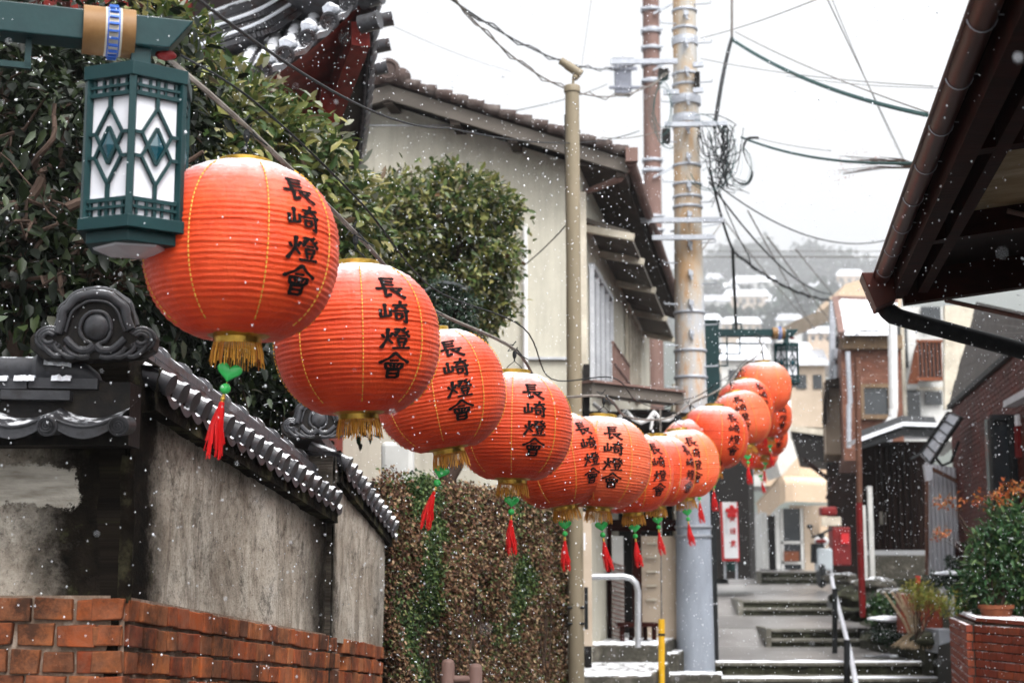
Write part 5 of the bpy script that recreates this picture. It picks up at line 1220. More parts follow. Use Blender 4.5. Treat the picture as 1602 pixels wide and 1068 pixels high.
# carport with snowy roof
rootK = empty('carport', (ax(1400, 24), 24, R_(-.9)), 'dark open lean-to with snow lying along its roof edge, behind the red and brown pole', 'lean-to')
m = MB(); K0, K1, K2 = at(1338, 697, 24), at(1412, 670, 24), at(1470, 672, 24)
m.prism([K0, K1, K2, at(1474, 684, 24), at(1412, 682, 24), at(1338, 705, 24)], (.75, 3.0, .5)); m.build('roof', M['cable'], rootK, fixn=True)
m = MB(); 
for a, b in ((K0, K1), (K1, K2)): m.beam(a + Vector((0, .25, .07)), b + Vector((0, .25, .07)), .6, .06)
m.parts('roof_snow', M['snow'], rootK)
m = MB(); fbox(m, 1345, 690, 1452, 860, 27, .1); m.build('back_wall', M['black_wood'], rootK); m = MB(); fbox(m, 1352, 868, 1450, 905, 25, .2); m.build('low_wall', M['stone'], rootK)
for x in (1360, 1349): m = MB(); fbox(m, x, 790 if x == 1349 else 760, x + 7, 905, 24.3, .08); m.build('post', M['white_wall'], rootK)
m = MB(); fbox(m, 1376, 800, 1386, 820, 26.9, .05); m.build('notice', M['cream_trim'], rootK)
m = MB()
for k in range(9): fbox(m, 1372 + k * 9, 700, 1375 + k * 9, 858, 26.8, .06)
m.parts('board_strip', M['black_wood'], rootK)
# brown clad house
rootD = empty('brown_house', (ax(1350, 31), 31, R_(-.6)), 'brown weathered house with snow-covered tile roof and dark square window', 'house')
m = MB(); fbox(m, 1318, 525, 1412, 720, 31, 4); m.build('wall', M['brown_siding'], rootD)
m = MB(); R0, R1, R2, R3 = at(1310, 470, 32.6), at(1404, 474, 32.6), at(1398, 524, 30.6), at(1318, 524, 30.6)
def rf(u, v): p = R3.lerp(R2, u).lerp(R0.lerp(R1, u), v); p.z += .03 * abs(math.sin(v * 7 * math.pi)) + .01 * math.sin(u * 90); return p
m.grid(rf, 60, 42); m.build('roof', M['tile_snow'], rootD, smooth=True)
m = MB(); m.grid(lambda u, v: rf(.04 + .86 * u, .06 + .92 * v) + Vector((0, -.01, .035 + .01 * nz3(u * 20, v * 20))), 50, 30); m.build('roof_snow', M['snow'], rootD, smooth=True)
m = MB(); fbox(m, 1318, 524, 1412, 545, 30.8, .3); m.build('eave_board', M['old_wood'], rootD)
m = MB(); m.beam(R0 + Vector((-.05, 0, .03)), R3 + Vector((-.02, 0, .0)), .12, .14); m.beam(R0 + Vector((0, 0, .05)), R1 + Vector((0, 0, .05)), .12, .10); m.build('roof_verge', M['brown_steel'], rootD)
m = MB(); fbox(m, 1352, 606, 1390, 648, 30.9, .1); wnd = m.build('window', M['glass'], rootD); m = MB()
for r4 in ((1346, 600, 1396, 606), (1346, 648, 1396, 655), (1346, 606, 1352, 648), (1390, 606, 1396, 648)): fbox(m, *r4, 30.84, .12)
m.build('window_frame', M['old_wood'], wnd)
m = MB(); fbox(m, 1346, 672, 1396, 700, 30.88, .1); m.build('grey_plinth', M['concrete'], rootD)
m = MB(); m.tube([at(1396, 500, 28), at(1398, 640, 28), at(1396, 655, 28), at(1380, 680, 28)], .085, 10); m.build('drain_pipe', M['white_paint'], rootD, smooth=True)
m = MB(); m.tube([at(1326, 550, 30.5), at(1330, 630, 30.5), at(1328, 634, 30.5), at(1328, 700, 30.5)], .05, 8); m.build('side_pipe', M['galv'], rootD, smooth=True)
# slatted wooden lean-to
rootL = empty('wooden_shed', (ax(1300, 33), 33, R_(-.5)), 'old wooden shed with vertical slats left of the brown house', 'shed')
m = MB(); fbox(m, 1290, 598, 1328, 712, 33, 2); m.build('wall', M['old_wood'], rootL)
m = MB()
for x in range(1291, 1328, 4): fbox(m, x, 602, x + 2, 710, 32.92, .08)
m.build('slats', M['tan_wall'], rootL); m = MB(); m.prism([at(1286, 660, 32.6), at(1291, 594, 32.6), at(1330, 588, 32.6), at(1330, 600, 32.6), at(1296, 604, 32.6), at(1292, 662, 32.6)], (.5, 2.2, 0)); m.build('roof', M['dark_soffit'], rootL, fixn=True)
# balcony house behind
rootG = empty('balcony_house', (ax(1455, 38), 38, R_(0)), 'pale house with a small orange-brown barred balcony right of the white drain pipe', 'house')
m = MB(); fbox(m, 1402, 480, 1500, 690, 38, 5); m.build('wall', M['white_wall'], rootG)
m = MB(); fbox(m, 1436, 534, 1474, 590, 36.8, 1.0); m.build('balcony', M['glass'], rootG)
m = MB()
for x in range(1436, 1476, 6): fbox(m, x, 534, x + 1.6, 592, 36.7, .06)
fbox(m, 1434, 531, 1478, 535, 36.68, .1); fbox(m, 1434, 590, 1478, 595, 36.68, .1); m.prism([at(1421, 600, 36.9), at(1436, 600, 36.7), at(1436, 534, 36.7), at(1430, 550, 36.9)], (0, .06, 0)); m.build('balcony_bars', M['terracotta'], rootG, fixn=True)
m = MB()
for r4 in ((1405, 500, 1420, 575), (1412, 610, 1440, 660), (1448, 612, 1474, 632), (1442, 480, 1472, 515)): fbox(m, *r4, 37.9, .1)
m.build('window', M['glass'], rootG); m = MB(); fbox(m, 1412, 500, 1417, 665, 37.8, .1); fbox(m, 1436, 605, 1478, 610, 37.8, .1); m.build('trim', M['cream_trim'], rootG)
m = MB(); fbox(m, 1408, 666, 1478, 678, 35, 1.5); m.build('snowy_ledge', M['snow'], rootG)
# ------------------------------------------------------------------ shop with beige awning, upper street
rootP = empty('corner_shop', (ax(1245, 52), 52, R_(-.05)), 'beige corner shop with rounded awning at the top of the steps', 'shop')
m = MB(); fbox(m, 1236, 790, 1302, 892, 52, 7); m.build('wall', M['tan_wall'], rootP)
m = MB(); m.prism([at(1195, 820, 64), at(1236, 806, 52), at(1236, 892, 52), at(1195, 890, 64)], (.1, .1, 0)); m.build('side_wall', M['white_wall'], rootP, fixn=True)
m = MB(); B0 = at(1217, 748, 50.4); cx_ = [(1185, 788, 60), (1205, 765, 55), (1219, 748, 50.8), (1228, 743, 50.3), (1240, 742, 50.2), (1297, 744, 50.2)]
top_ = [at(*p) for p in cx_]; hh = az(745, 50.2) - az(787, 50.2)
def awn(u, v):
    t = u * (len(top_) - 1); i = min(int(t), len(top_) - 2); p = top_[i].lerp(top_[i + 1], t - i); k = v; return p + Vector((0, .55 * (1 - min(k * 3.5, 1)) ** 2 * (1 if u > .5 else .3), -hh * k + .0))
m.grid(awn, 40, 10); m.prism([p + Vector((0, .5, 0)) for p in top_] + [at(1297, 744, 56)], (0, 0, .03)); m.build('awning', M['beige_wall'], rootP, smooth=True)
m = MB(); fbox(m, 1222, 795, 1258, 890, 51.9, .1); m.build('shop_window', M['glass'], rootP)
m = MB()
for r4 in ((1222, 795, 1226, 890), (1222, 846, 1256, 850), (1253, 795, 1257, 890), (1222, 878, 1256, 882), (1214, 795, 1220, 890)): fbox(m, *r4, 51.8, .12)
m.build('window_frame', M['white_wall'], rootP); m = MB(); fbox(m, 1227, 862, 1250, 877, 51.7, .1); m.build('goods', M['terracotta'], rootP)
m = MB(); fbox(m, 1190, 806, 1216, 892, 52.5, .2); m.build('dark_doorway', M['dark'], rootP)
m = MB(); fbox(m, 1283, 795, 1302, 850, 51.5, .1); m.build('yellow_notice', M['beige_wall'], rootP)
m = MB(); fbox(m, 1250, 716, 1300, 745, 56, 4); m.build('upper_storey', M['beige_wall'], rootP)
# dark hanging canopy to the right of it
rootQ = empty('dark_canopy', (ax(1262, 40), 40, az(740, 40)), 'dark cluttered canopy with a pale edge above the beige awning', 'canopy')
m = MB(); m.prism([at(1236, 666, 40), at(1312, 674, 40), at(1314, 684, 40), at(1236, 674, 40)], (.75, 4, .1)); m.build('edge', M['cream_trim'], rootQ, fixn=True)
m = MB(); m.prism([at(1238, 675, 40.1), at(1312, 684, 40.1), at(1302, 722, 40.1), at(1250, 716, 40.1)], (.7, 3.6, 0)); m.build('underside', M['dark'], rootQ, fixn=True)
m = MB(); m.beam(at(1256, 718, 40), at(1300, 752, 40), .12, .1); m.beam(at(1298, 676, 39.9), at(1306, 700, 39.9), .2, .1); m.beam(at(1294, 780, 40), at(1318, 735, 40), .12, .1); m.build('brace', M['black_wood'], rootQ)
m = MB(); fbox(m, 1298, 690, 1345, 905, 41, .3); tag(m.build('dark_wall', M['black_wood'], None), 'dark wooden wall between corner shop and brown pole', 'wall')
# red cabinet, red parasol top
e = empty('red_cabinet', (ax(1317, 38), 38, az(890, 38)), 'tall red cabinet standing beside the scooter', 'cabinet')
m = MB(); fbox(m, 1303, 824, 1331, 884, 38, .5); m.build('body', M['red_paint'], e, bevel=.03); m = MB(); fbox(m, 1316, 834, 1328, 850, 37.95, .1); m.build('label_panel', M['sign_red'], e)
m = MB(); fbox(m, 1285, 792, 1310, 806, 39, .4); tag(m.build('red_box_sign', M['red_paint'], None, bevel=.05), 'small red box sign over the red cabinet', 'sign')
m = MB(); fbox(m, 1286, 808, 1316, 822, 38.6, .1); tag(m.build('cream_board', M['cream_trim'], None), 'cream notice board above the scooter and red cabinet', 'sign')
# scooter
e = empty('scooter', (ax(1287, 37), 37, az(912, 37)), 'parked delivery scooter with white rear box seen from behind', 'scooter')
m = MB(); fbox(m, 1279, 857, 1303, 893, 37, .45); m.build('delivery_box', M['moped_white'], e, bevel=.05)
m = MB(); m.sphere(at(1285, 846, 37.2), .15, 14, 10, (1.2, .6, .9)); m.build('windscreen', M['white_paint'], e, smooth=True)
m = MB(); fbox(m, 1277, 843, 1293, 849, 36.9, .1); m.build('tail_light', M['red_paint'], e, bevel=.02)
m = MB(); m.lathe([(.12, -.07), (.26, -.07), (.30, 0), (.26, .07), (.12, .07)], 24, at(1285, 900, 37.1), (1, 0, .0)); m.build('wheel', M['cable'], e, smooth=True)
m = MB(); m.tube([at(1270, 840, 37.3), at(1285, 835, 37.2), at(1302, 826, 37.3)], .03, 8); m.tube([at(1285, 835, 37.2), at(1283, 880, 37.2)], .09, 8); m.tube([at(1276, 880, 37.2), at(1276, 850, 37.2)], .12, 8); m.tube([at(1271, 838, 37.3), at(1268, 826, 37.3)], .015, 6); m.sphere(at(1267, 823, 37.3), .08, 10, 6, (1, .2, .7)); m.build('frame', M['cable'], e)
m = MB(); m.tube([at(1299, 890, 37), at(1304, 912, 37)], .04, 6); m.build('stand', M['alu'], e)
# vertical shop sign
e = empty('vertical_sign', at(1142, 890, 24), 'white vertical sign board with red border and red characters at the foot of the lanterns', 'sign')
d = 24; m = MB(); S0, S1, S2, S3 = at(1127, 785, d), at(1154, 785, d), at(1157, 877, d), at(1131, 877, d); m.prism([S0, S1, S2, S3], (0, .10, 0)); m.build('border_panel', M['sign_red'], e, fixn=True)
m = MB(); SQ = lambda u, v, o=0: S0.lerp(S1, u).lerp(S3.lerp(S2, u), v) + Vector((0, -o, 0))
m.prism([SQ(.10, .0, .02), SQ(.93, .0, .02), SQ(.93, .955, .02), SQ(.10, .955, .02)], (0, .03, 0)); m.build('white_face', M['sign_white'], e, fixn=True)
m = MB()
for ch, v0 in (('天', .235), ('垣', .44), ('堂', .65)): brush(m, lambda x, y, v0=v0: SQ(.46 + .37 * x / 100, v0 + .105 * y / 100, .03), ch, 6.5, 1, False)
m.build('lettering', M['sign_red'], e)
m = MB(); m.lathe([(.0001, 0), (.085, 0), (.085, .01), (.0001, .01)], 5, SQ(.62, .165, .035), (0, 1, .0)); 
for k in range(5): a = k * 2 * math.pi / 5; c = SQ(.62, .165, .036); m.sphere(c + Vector((.07 * math.sin(a), 0, .07 * math.cos(a))), .035, 8, 6, (1, .2, 1))
m.build('flower_mark', M['sign_red'], e)
m = MB(); rs_ = random.Random(5)
for i in range(9): 
    v = .14 + i * .045; m.prism([SQ(.24, v, .03), SQ(.30, v, .03), SQ(.30, v + rs_.uniform(.012, .03), .03), SQ(.24, v + .02, .03)], (0, .004, 0))
m.parts('small_print', M['gray_metal'], e, fixn=True)
m = MB(); fbox(m, 1133, 876, 1136, 905, 24.05, .05); fbox(m, 1151, 876, 1154, 905, 24.05, .05); m.parts('leg', M['galv'], e)
m = MB(); fbox(m, 1137, 878, 1150, 893, 24.2, .2); tag(m.build('blue_crate', M['cable_green'], None, bevel=.02), 'dark blue crate under the vertical sign', 'crate')
# dark building mass behind the lanterns and white truck-like wall
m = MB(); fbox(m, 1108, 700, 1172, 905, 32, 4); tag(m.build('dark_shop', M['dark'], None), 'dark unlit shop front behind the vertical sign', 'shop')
m = MB(); m.prism([at(1162, 828, 46), at(1190, 800, 42), at(1194, 890, 42), at(1164, 880, 46)], (.3, .8, 0)); tag(m.build('white_fence', M['white_wall'], None, fixn=True), 'white fence panel between vertical sign and corner shop', 'fence')
m = MB(); m.prism([at(1208, 700, 58), at(1232, 650, 58), at(1250, 690, 58), at(1250, 712, 58), at(1222, 745, 58)], (0, 3, 0)); tag(m.build('white_gable', M['white_wall'], None, fixn=True), 'white gable wall behind the lowest far lanterns', 'house')
for (x0, y0, x1, y1, d, mt, lab) in ((1196, 640, 1300, 760, 75, 'beige_wall', 'pale beige house behind the far green lamp lantern'), (1236, 568, 1292, 668, 62, 'tan_wall', 'tan plastered house right of the far green lamp'), (1130, 560, 1200, 760, 85, 'white_wall', 'pale house behind the far green lamp post')):
    e = empty('far_house', (ax((x0 + x1) / 2, d), d, az(y1, d)), lab, 'house'); m = MB(); fbox(m, x0, y0, x1, y1, d, 6); m.build('wall', M[mt], e)
    m = MB(); m.prism([at(x0 - 5, y0 + 3, d - .3), at(x1 + 5, y0 + 3, d - .3), at(x1 - 4, y0 - 16, d + 3), at(x0 + 4, y0 - 16, d + 3)], (0, 0, .15)); m.build('roof', M['snow'], e, fixn=True)
    m = MB(); fbox(m, x0 + 10, y0 + 18, x0 + 26, y0 + 40, d - .05, .1); m.build('window', M['glass'], e); m = MB(); fbox(m, x0 + 36, y0 + 18, x0 + 50, y0 + 40, d - .05, .1); m.build('window', M['glass'], e)
# tan tilted canopy and beige block beside the brown house
m = MB(); m.prism([at(1247, 500, 52), at(1302, 478, 48), at(1303, 500, 48), at(1251, 520, 52)], (0, 3, .2)); tag(m.build('tan_canopy', M['tan_wall'], None, fixn=True), 'tan sloping canopy edge left of the snowy tile roof', 'canopy')
m = MB(); m.prism([at(1305, 470, 60), at(1322, 445, 60), at(1350, 436, 60), at(1410, 440, 60), at(1410, 480, 60)], (0, 5, 0)); tag(m.build('beige_block', M['beige_wall'], None, fixn=True), 'beige rooftop block above the snow-covered tile roof', 'building')
m = MB(); m.beam(at(1302, 470, 34), at(1302, 600, 34), .12, .12); fbox(m, 1305, 545, 1316, 560, 33.5, .3); fbox(m, 1308, 570, 1322, 590, 33.5, .3); tag(m.build('meter_boxes', M['galv'], None), 'grey meter boxes and pipe on the dark corner left of the brown house', 'meter box')
m = MB(); fbox(m, 1303, 525, 1322, 600, 34.2, .3); tag(m.build('dark_corner', M['dark'], None), 'dark corner wall behind the grey meter boxes', 'wall')
# brown and red pole
e = empty('marker_pole', at(1350, 962, 20.5), 'slender pole, brown above and red below, rising from the rockery', 'pole')
m = MB(); m.tube([at(1341, 560, 20.5), at(1345, 800, 20.5)], .040, 10); m.build('brown_part', M['rust_pole'], e, smooth=True); m = MB(); m.tube([at(1344, 786, 20.47), at(1349, 940, 20.47), at(1350, 965, 20.47)], [.046, .046, .04], 10); m.build('red_part', M['red_paint'], e, smooth=True)
# handrail
e = empty('handrail', at(1330, 1080, 17.0), 'dark metal handrail climbing the middle of the stone steps', 'handrail')
m = MB(); m.tube([at(1342, 1085, 15.6), at(1330, 1020, 17.8), at(1303, 915, 23), at(1301, 902, 23.2)], .030, 10); m.build('rail', M['gray_metal'], e, smooth=True)
for (x, y0, y1, d) in ((1306, 920, 1030, 20.5), (1325, 1000, 1085, 17.2)): m = MB(); m.tube([at(x, y0, d), at(x, y1, d)], .035, 10); m.build('post', M['cable'], e)
# rockery and garden
def rock(c, r, seed, name='rock'):
    m = MB(); m.sphere((0, 0, 0), 1, 18, 12); vs = []
    for v in m.v:
        V = Vector(v); q = 1 + .35 * mnoise.noise(V * 1.3 + Vector((seed, 0, 0))) + .15 * mnoise.noise(V * 3.5 + Vector((seed, 3, 0))); vs.append((c[0] + V.x * r[0] * q, c[1] + V.y * r[1] * q, c[2] + V.z * r[2] * q))
    m.v = vs; return m
RK = [((1332, 935, 22.5), (.30, .25, .12), 'mossy', 'dark mossy rock with a snow cap just behind the brown and red pole'), ((1370, 915, 23.5), (.35, .3, .12), 'stone', 'flat brown rock in the bank under the lean-to'), ((1318, 905, 26), (.3, .25, .1), 'stone', 'small rock near the top of the railing'),
      ((1378, 1000, 19.5), (.16, .15, .07), 'mossy', 'low dark rock beside the snowy shrub'), ((1455, 1000, 17.6), (.22, .2, .09), 'mossy', 'rounded rock behind the dry grass tuft'), ((1400, 935, 22), (.3, .25, .14), 'stone', 'grey rock behind the upright bare stems'), ((1337, 960, 23), (.3, .25, .1), 'mossy', 'dark rock under the brown and red pole')]
for i, (p, r_, mt, lab) in enumerate(RK): tag(rock(at(*p), r_, i * 3.3).build('rock', M[mt], None, smooth=True), lab, 'rock', 'rocks of the bank beside the steps')
m = MB(); m.prism([at(1305, 905, 30), at(1460, 905, 24), at(1510, 1000, 17.6), at(1460, 1012, 17.8), at(1345, 1000, 22), at(1345, 960, 27)], (0, 0, -1.2)); m.build('garden_bank', M['mossy'], None, kind='structure', fixn=True)
m = MB(); fbox(m, 1470, 985, 1502, 1022, 17.2, .6); m.build('stone_kerb', M['concrete'], None, kind='structure'); 
m = MB(); m.prism([at(1476, 1012, 17), at(1500, 1004, 16), at(1500, 1075, 16), at(1476, 1075, 17)], (.02, .3, 0)); m.build('stone_kerb', M['dark'], None, kind='structure', fixn=True); snowline(at(1476, 1011, 17), at(1500, 1003, 16), .1, .015, 31)
def plant(name, label, cat, base, leafm, blobs, per, L, W, spread, stems=6, seed=1, sm='bark', up=.3, nsc=3, group=None, sr=.006, out=True):
    e = empty(name, base, label, cat, group); P, O = blob_anchors(blobs, seed, nscale=nsc)
    leaves('leaves', M[leafm], e, P, per, L, W, spread, up=up, out=O if out else None, seed=seed)
    m = MB(); rr = random.Random(seed)
    for k in range(stems):
        q = Vector(P[rr.randrange(len(P))]); b = Vector(base) + Vector((rr.uniform(-.04, .04), rr.uniform(-.04, .04), 0)); m.tube([b, b.lerp(q, .5) + Vector((rr.uniform(-.06, .06), 0, .03)), q], [sr * 1.4, sr, sr * .5], 5)
    m.build('stems', M[sm], e); return e
# pier of dark red brick with coping
e = empty('brick_pier', at(1560, 1200, 13), 'dark red brick garden wall with wet coping at the lower right corner', 'wall')
PC = at(1527, 972, 12.6); pl1 = at(1499, 974, 14.6); pr1 = at(1640, 985, 11.6); zt_ = az(974, 12.6)
for nm, A_, B_ in (('left_face', PC, pl1), ('right_face', PC, pr1)):
    A_ = Vector((A_.x, A_.y, 0)); B_ = Vector((B_.x, B_.y, 0)); t_ = (B_ - A_); L_ = t_.length; t_.normalize(); n_ = Vector((-t_.y, t_.x, 0)) * (1 if nm == 'right_face' else -1)
    if n_.y < 0: n_ = -n_
    m = MB(); rr = random.Random(9)
    for row in range(17):
        s = -(row % 2) * .11
        while s < L_:
            s0, s1 = max(s, .0), min(s + .21, L_); s += .22
            if s1 - s0 > .02: m.beam(A_ + t_ * s0 + n_ * (.03 + rr.uniform(-.003, .003)) + Vector((0, 0, zt_ - .045 - row * .068)), A_ + t_ * s1 + n_ * .03 + Vector((0, 0, zt_ - .045 - row * .068)), .10, .058)
    m.build('bricks', M['brick_dark'], e, bevel=.003); m = MB(); m.prism([A_ + n_ * .0 + Vector((0, 0, zt_ - .002)), B_ + n_ * .0 + Vector((0, 0, zt_ - .002)), B_ + n_ * .0 + Vector((0, 0, zt_ - 1.4)), A_ + n_ * .0 + Vector((0, 0, zt_ - 1.4))], n_ * .04); m.build('mortar', M['dark_soffit'], e, fixn=True)
m = MB(); m.prism([PC + Vector((0, 0, .004)), pl1 * 1 + Vector((0, 0, zt_ - pl1.z + .004)), Vector((pr1.x + .6, pl1.y, zt_ + .004)), Vector((pr1.x, pr1.y, zt_ + .004))], (0, 0, .03)); m.build('coping', M['brick_dark'], e, fixn=True)
snowline((pl1.x, pl1.y, zt_ + .035), (PC.x, PC.y, zt_ + .035), .05, .008, 41); snowline((PC.x, PC.y + .02, zt_ + .035), (ax(1575, 12.4), 12.4, zt_ + .035), .05, .008, 42)
# terracotta pot with big nandina shrub
e = empty('flower_pot', at(1560, 976, 13.3), 'terracotta pot on the brick wall holding the leafy shrub', 'pot')
m = MB(); m.lathe([(.10, 0), (.135, .15), (.15, .155), (.15, .185), (.125, .185), (.12, .15)], 24, at(1560, 980, 13.3)); m.build('pot', M['terracotta'], e, smooth=True)
cN = lambda x, y, d=13.6: tuple(at(x, y, d))
plant('nandina_shrub', 'large green nandina shrub above the brick wall at the right edge', 'shrub', at(1560, 960, 13.4), 'nandina', [(cN(1592, 835), (.24, .35, .30), 420), (cN(1560, 895), (.24, .35, .26), 420), (cN(1520, 925, 13.9), (.15, .3, .11), 130), (cN(1605, 915), (.2, .4, .3), 300), (cN(1545, 850), (.09, .2, .12), 80)], 8, .085, .024, .045, stems=26, seed=8, nsc=2.2)
plant('orange_twigs', 'orange autumn sprays reaching left over the nandina', 'plant', at(1560, 900, 13.7), 'autumn', [(cN(1555, 780), (.16, .15, .03), 34), (cN(1485, 785, 14.5), (.14, .15, .03), 22), (cN(1470, 835, 15), (.08, .1, .03), 18), (cN(1585, 762), (.12, .15, .03), 25)], 5, .045, .018, .03, stems=16, seed=9, nsc=5, sr=.003)
plant('yellow_green_shrub', 'yellow-green fine-leaved plant on bare stems', 'plant', at(1438, 1000, 17.5), 'yellowgreen', [(cN(1455, 935, 17.5), (.22, .2, .08), 120), (cN(1435, 920, 17.5), (.1, .2, .07), 60), (cN(1490, 945, 17), (.12, .2, .1), 70)], 7, .06, .015, .04, stems=8, seed=10, nsc=4)
plant('leafy_plant', 'small bright green leafy plant right of the brown and red pole', 'plant', at(1375, 965, 20.8), 'nandina', [(cN(1375, 950, 20.8), (.17, .2, .11), 110)], 7, .10, .05, .05, stems=6, seed=11)
plant('snowy_shrub', 'low dark shrub bearing a cushion of snow beside the steps', 'shrub', at(1390, 1008, 19.2), 'conifer', [(cN(1390, 990, 19.2), (.26, .25, .11), 420), (cN(1415, 998, 19.2), (.16, .2, .1), 160)], 7, .05, .02, .03, stems=6, seed=12)
m = rock(at(1392, 967, 19.1), (.26, .18, .035), 4.4); m.build('settled_snow', M['snow'], None, smooth=True, kind='stuff')
plant('dark_topiary', 'dark clipped shrub with snow on top before the grey metal panel', 'shrub', at(1485, 935, 19), 'conifer', [(cN(1482, 905, 19), (.22, .2, .07), 260), (cN(1488, 880, 19.2), (.07, .1, .07), 60)], 7, .05, .02, .03, stems=5, seed=13)
m = rock(at(1484, 896, 18.9), (.17, .15, .028), 7.4); m.build('settled_snow', M['snow'], None, smooth=True, kind='stuff')
e = empty('dry_grass', at(1440, 1015, 17.6), 'tuft of dry straw-coloured leaves at the edge of the landing', 'grass tuft'); m = MB(); rr = random.Random(6); b0 = at(1440, 1012, 17.7)
for k in range(260):
    a = rr.uniform(0, 6.28); L = rr.uniform(.12, .30); m.tube([b0 + Vector((rr.uniform(-.12, .12), rr.uniform(-.08, .08), .0)), b0 + Vector((L * .6 * math.cos(a), L * .5 * math.sin(a), rr.uniform(.06, .14))), b0 + Vector((L * 1.1 * math.cos(a), L * math.sin(a), rr.uniform(-.02, .03)))], [.004, .006, .002], 4)
m.build('blades', M['straw'], e)
m = MB()
for k in range(16): x = rr.uniform(-.1, .25); m.tube([b0 + Vector((x * .4, .1, 0)), b0 + Vector((x * .7 - .1, .1, .3)), b0 + Vector((x - .25 + rr.uniform(-.1, .1), .1, .62))], [.012, .009, .005], 6)
tag(m.build('bare_shrub', M['straw'], None), 'bare upright stems rising behind the dry grass tuft', 'plant')
m = MB(); fbox(m, 1410, 928, 1475, 990, 18.6, .25); tag(m.build('planter_wall', M['brick_dark'], None, bevel=.02), 'low reddish planter wall behind the bare stems', 'planter')
m = MB(); m.tube([at(1436, 900, 18.3), at(1436, 918, 18.3)], .03, 8); m.tube([at(1438, 915, 18.3), at(1438, 940, 18.3)], .02, 8); tag(m.build('red_marker', M['sign_red'], None), 'small red marker stake among the garden plants', 'stake')
# brown fence post tops at bottom edge
e = empty('brown_barrier', at(720, 1150, 8.0), 'brown metal street barrier, only its two round post tops in view', 'barrier')
for x in (701, 744): m = MB(); p = at(x, 1030 if x == 701 else 1037, 8.0); m.tube([p + Vector((0, 0, -.9)), p + Vector((0, 0, -.02)), p + Vector((0, 0, -.006)), p], [.034, .034, .026, .010], 16); m.build('post', M['brown_steel'], e, smooth=True)
m = MB(); m.tube([at(701, 1062, 8), at(744, 1062, 8)], .02, 12); m.build('rail', M['brown_steel'], e, smooth=True)
# white wall and trim behind the second plaster stretch
m = MB(); m.prism([at(596, 690, 10.5), at(646, 690, 10.5), at(646, 800, 10.5), at(596, 800, 10.5)], (0, .2, 0)); tag(m.build('white_garden_wall', M['white_wall'], None, fixn=True, bevel=.03), 'bright white wall corner between the third lantern and the tiled cap', 'wall')
# ------------------------------------------------------------------ temple roof, upper left
rootT = empty('temple', (-3, 14, ZG), 'red temple with upturned grey tiled eaves dusted with snow', 'temple')
K = at(588, 2, 11.0); F1 = [at(120, 150, 10.6), at(230, 140, 10.6), at(310, 125, 10.6), at(372, 104, 10.7), at(400, 114 - 6, 10.7), at(447, 78, 10.8), at(487, 55, 10.85), at(532, 18, 10.9), at(575, -22, 11.0), at(592, -40, 11.0)]
Fs = [at(60, 172, 10.4), at(200, 168, 10.5), at(320, 146, 10.6), at(397, 117, 10.7), at(447, 86, 10.8), at(489, 55, 10.85), at(534, 16, 10.9), at(582, -36, 11.0)]
front = spline(Fs, 14)
back = Vector((-.35, 1.0, 0)).normalized()
tot = [0]
for i in range(1, len(front)): tot.append(tot[-1] + (front[i] - front[i - 1]).length)
def fat(s):
    for i in range(1, len(tot)):
        if tot[i] >= s: t = (s - tot[i - 1]) / (tot[i] - tot[i - 1]); return front[i - 1].lerp(front[i], t)
    return front[-1]
m = MB(); pit = .215; k = 0; s = tot[-1] - .08; rowsS = []
while s > .1:
    p = fat(s); rowsS.append(p); up_ = Vector((-.06, .80, .46)).normalized()
    m.tube([p + up_ * .0, p + up_ * .6 + Vector((0, 0, -.02)), p + up_ * 1.6], .060, 12); m.lathe([(.068, -.02), (.072, 0), (.055, .004), (.052, -.006), (.02, -.004), (.0001, 0)], 20, p - up_ * .005, -up_)
    for a in range(8): q = a * math.pi / 4; m.sphere(p - up_ * .01 + Vector((.038 * math.cos(q), -.004, .038 * math.sin(q))), .008, 6, 4)
    s -= pit
m.build('round_tiles', M['tile_snow'], rootT, smooth=True)
m = MB()
def sheetf(u, v): 
    p = fat(u * tot[-1] * .999); q = .018 * math.cos(u * tot[-1] / pit * 2 * math.pi); return p + Vector((-.06, .80, .46)).normalized() * (1.7 * v) + Vector((0, 0, -.035 + q))
m.grid(sheetf, 160, 6); m.grid(lambda u, v: sheetf(u, 0) + Vector((0, .0, -.05 * v)), 160, 1); m.build('roof_sheet', M['tile_snow'], rootT, smooth=True)
m = MB(); r = random.Random(8)
for p in rowsS: 
    c = p + Vector((-.0, .12, .125)); mm = rock(c, (.066, .15, .040), r.uniform(0, 9)); m.add(mm.v, mm.f)
m.build('tile_snow_caps', M['snow'], rootT, smooth=True)
# descending ridge above the eave: stacked flat courses
rid = spline([at(290, 100, 11.6), at(345, 78, 11.6), at(400, 58, 11.6), at(440, 36, 11.7), at(480, 8, 11.8), at(520, -30, 11.9)], 10)
rid2 = [at(270, 112, 11.5)] + rid
m = MB()
for lv in range(5):
    pp = [q + Vector((0, -.02 * (lv % 2), .055 * lv - .02)) for q in rid]
    for i in range(len(pp) - 1): m.beam(pp[i], pp[i + 1], .22 - .02 * lv, .040)
m.tube([q + Vector((0, 0, .27)) for q in rid], .06, 12); m.build('descending_ridge', M['tile_snow'], rootT)
m = MB()
for lv in (1, 3): m.tube([q + Vector((0, -.115, .055 * lv)) for q in rid], .014, 6)
m.tube([q + Vector((0, .0, .33)) for q in rid], .022, 6); m.build('ridge_snow', M['snow'], rootT)
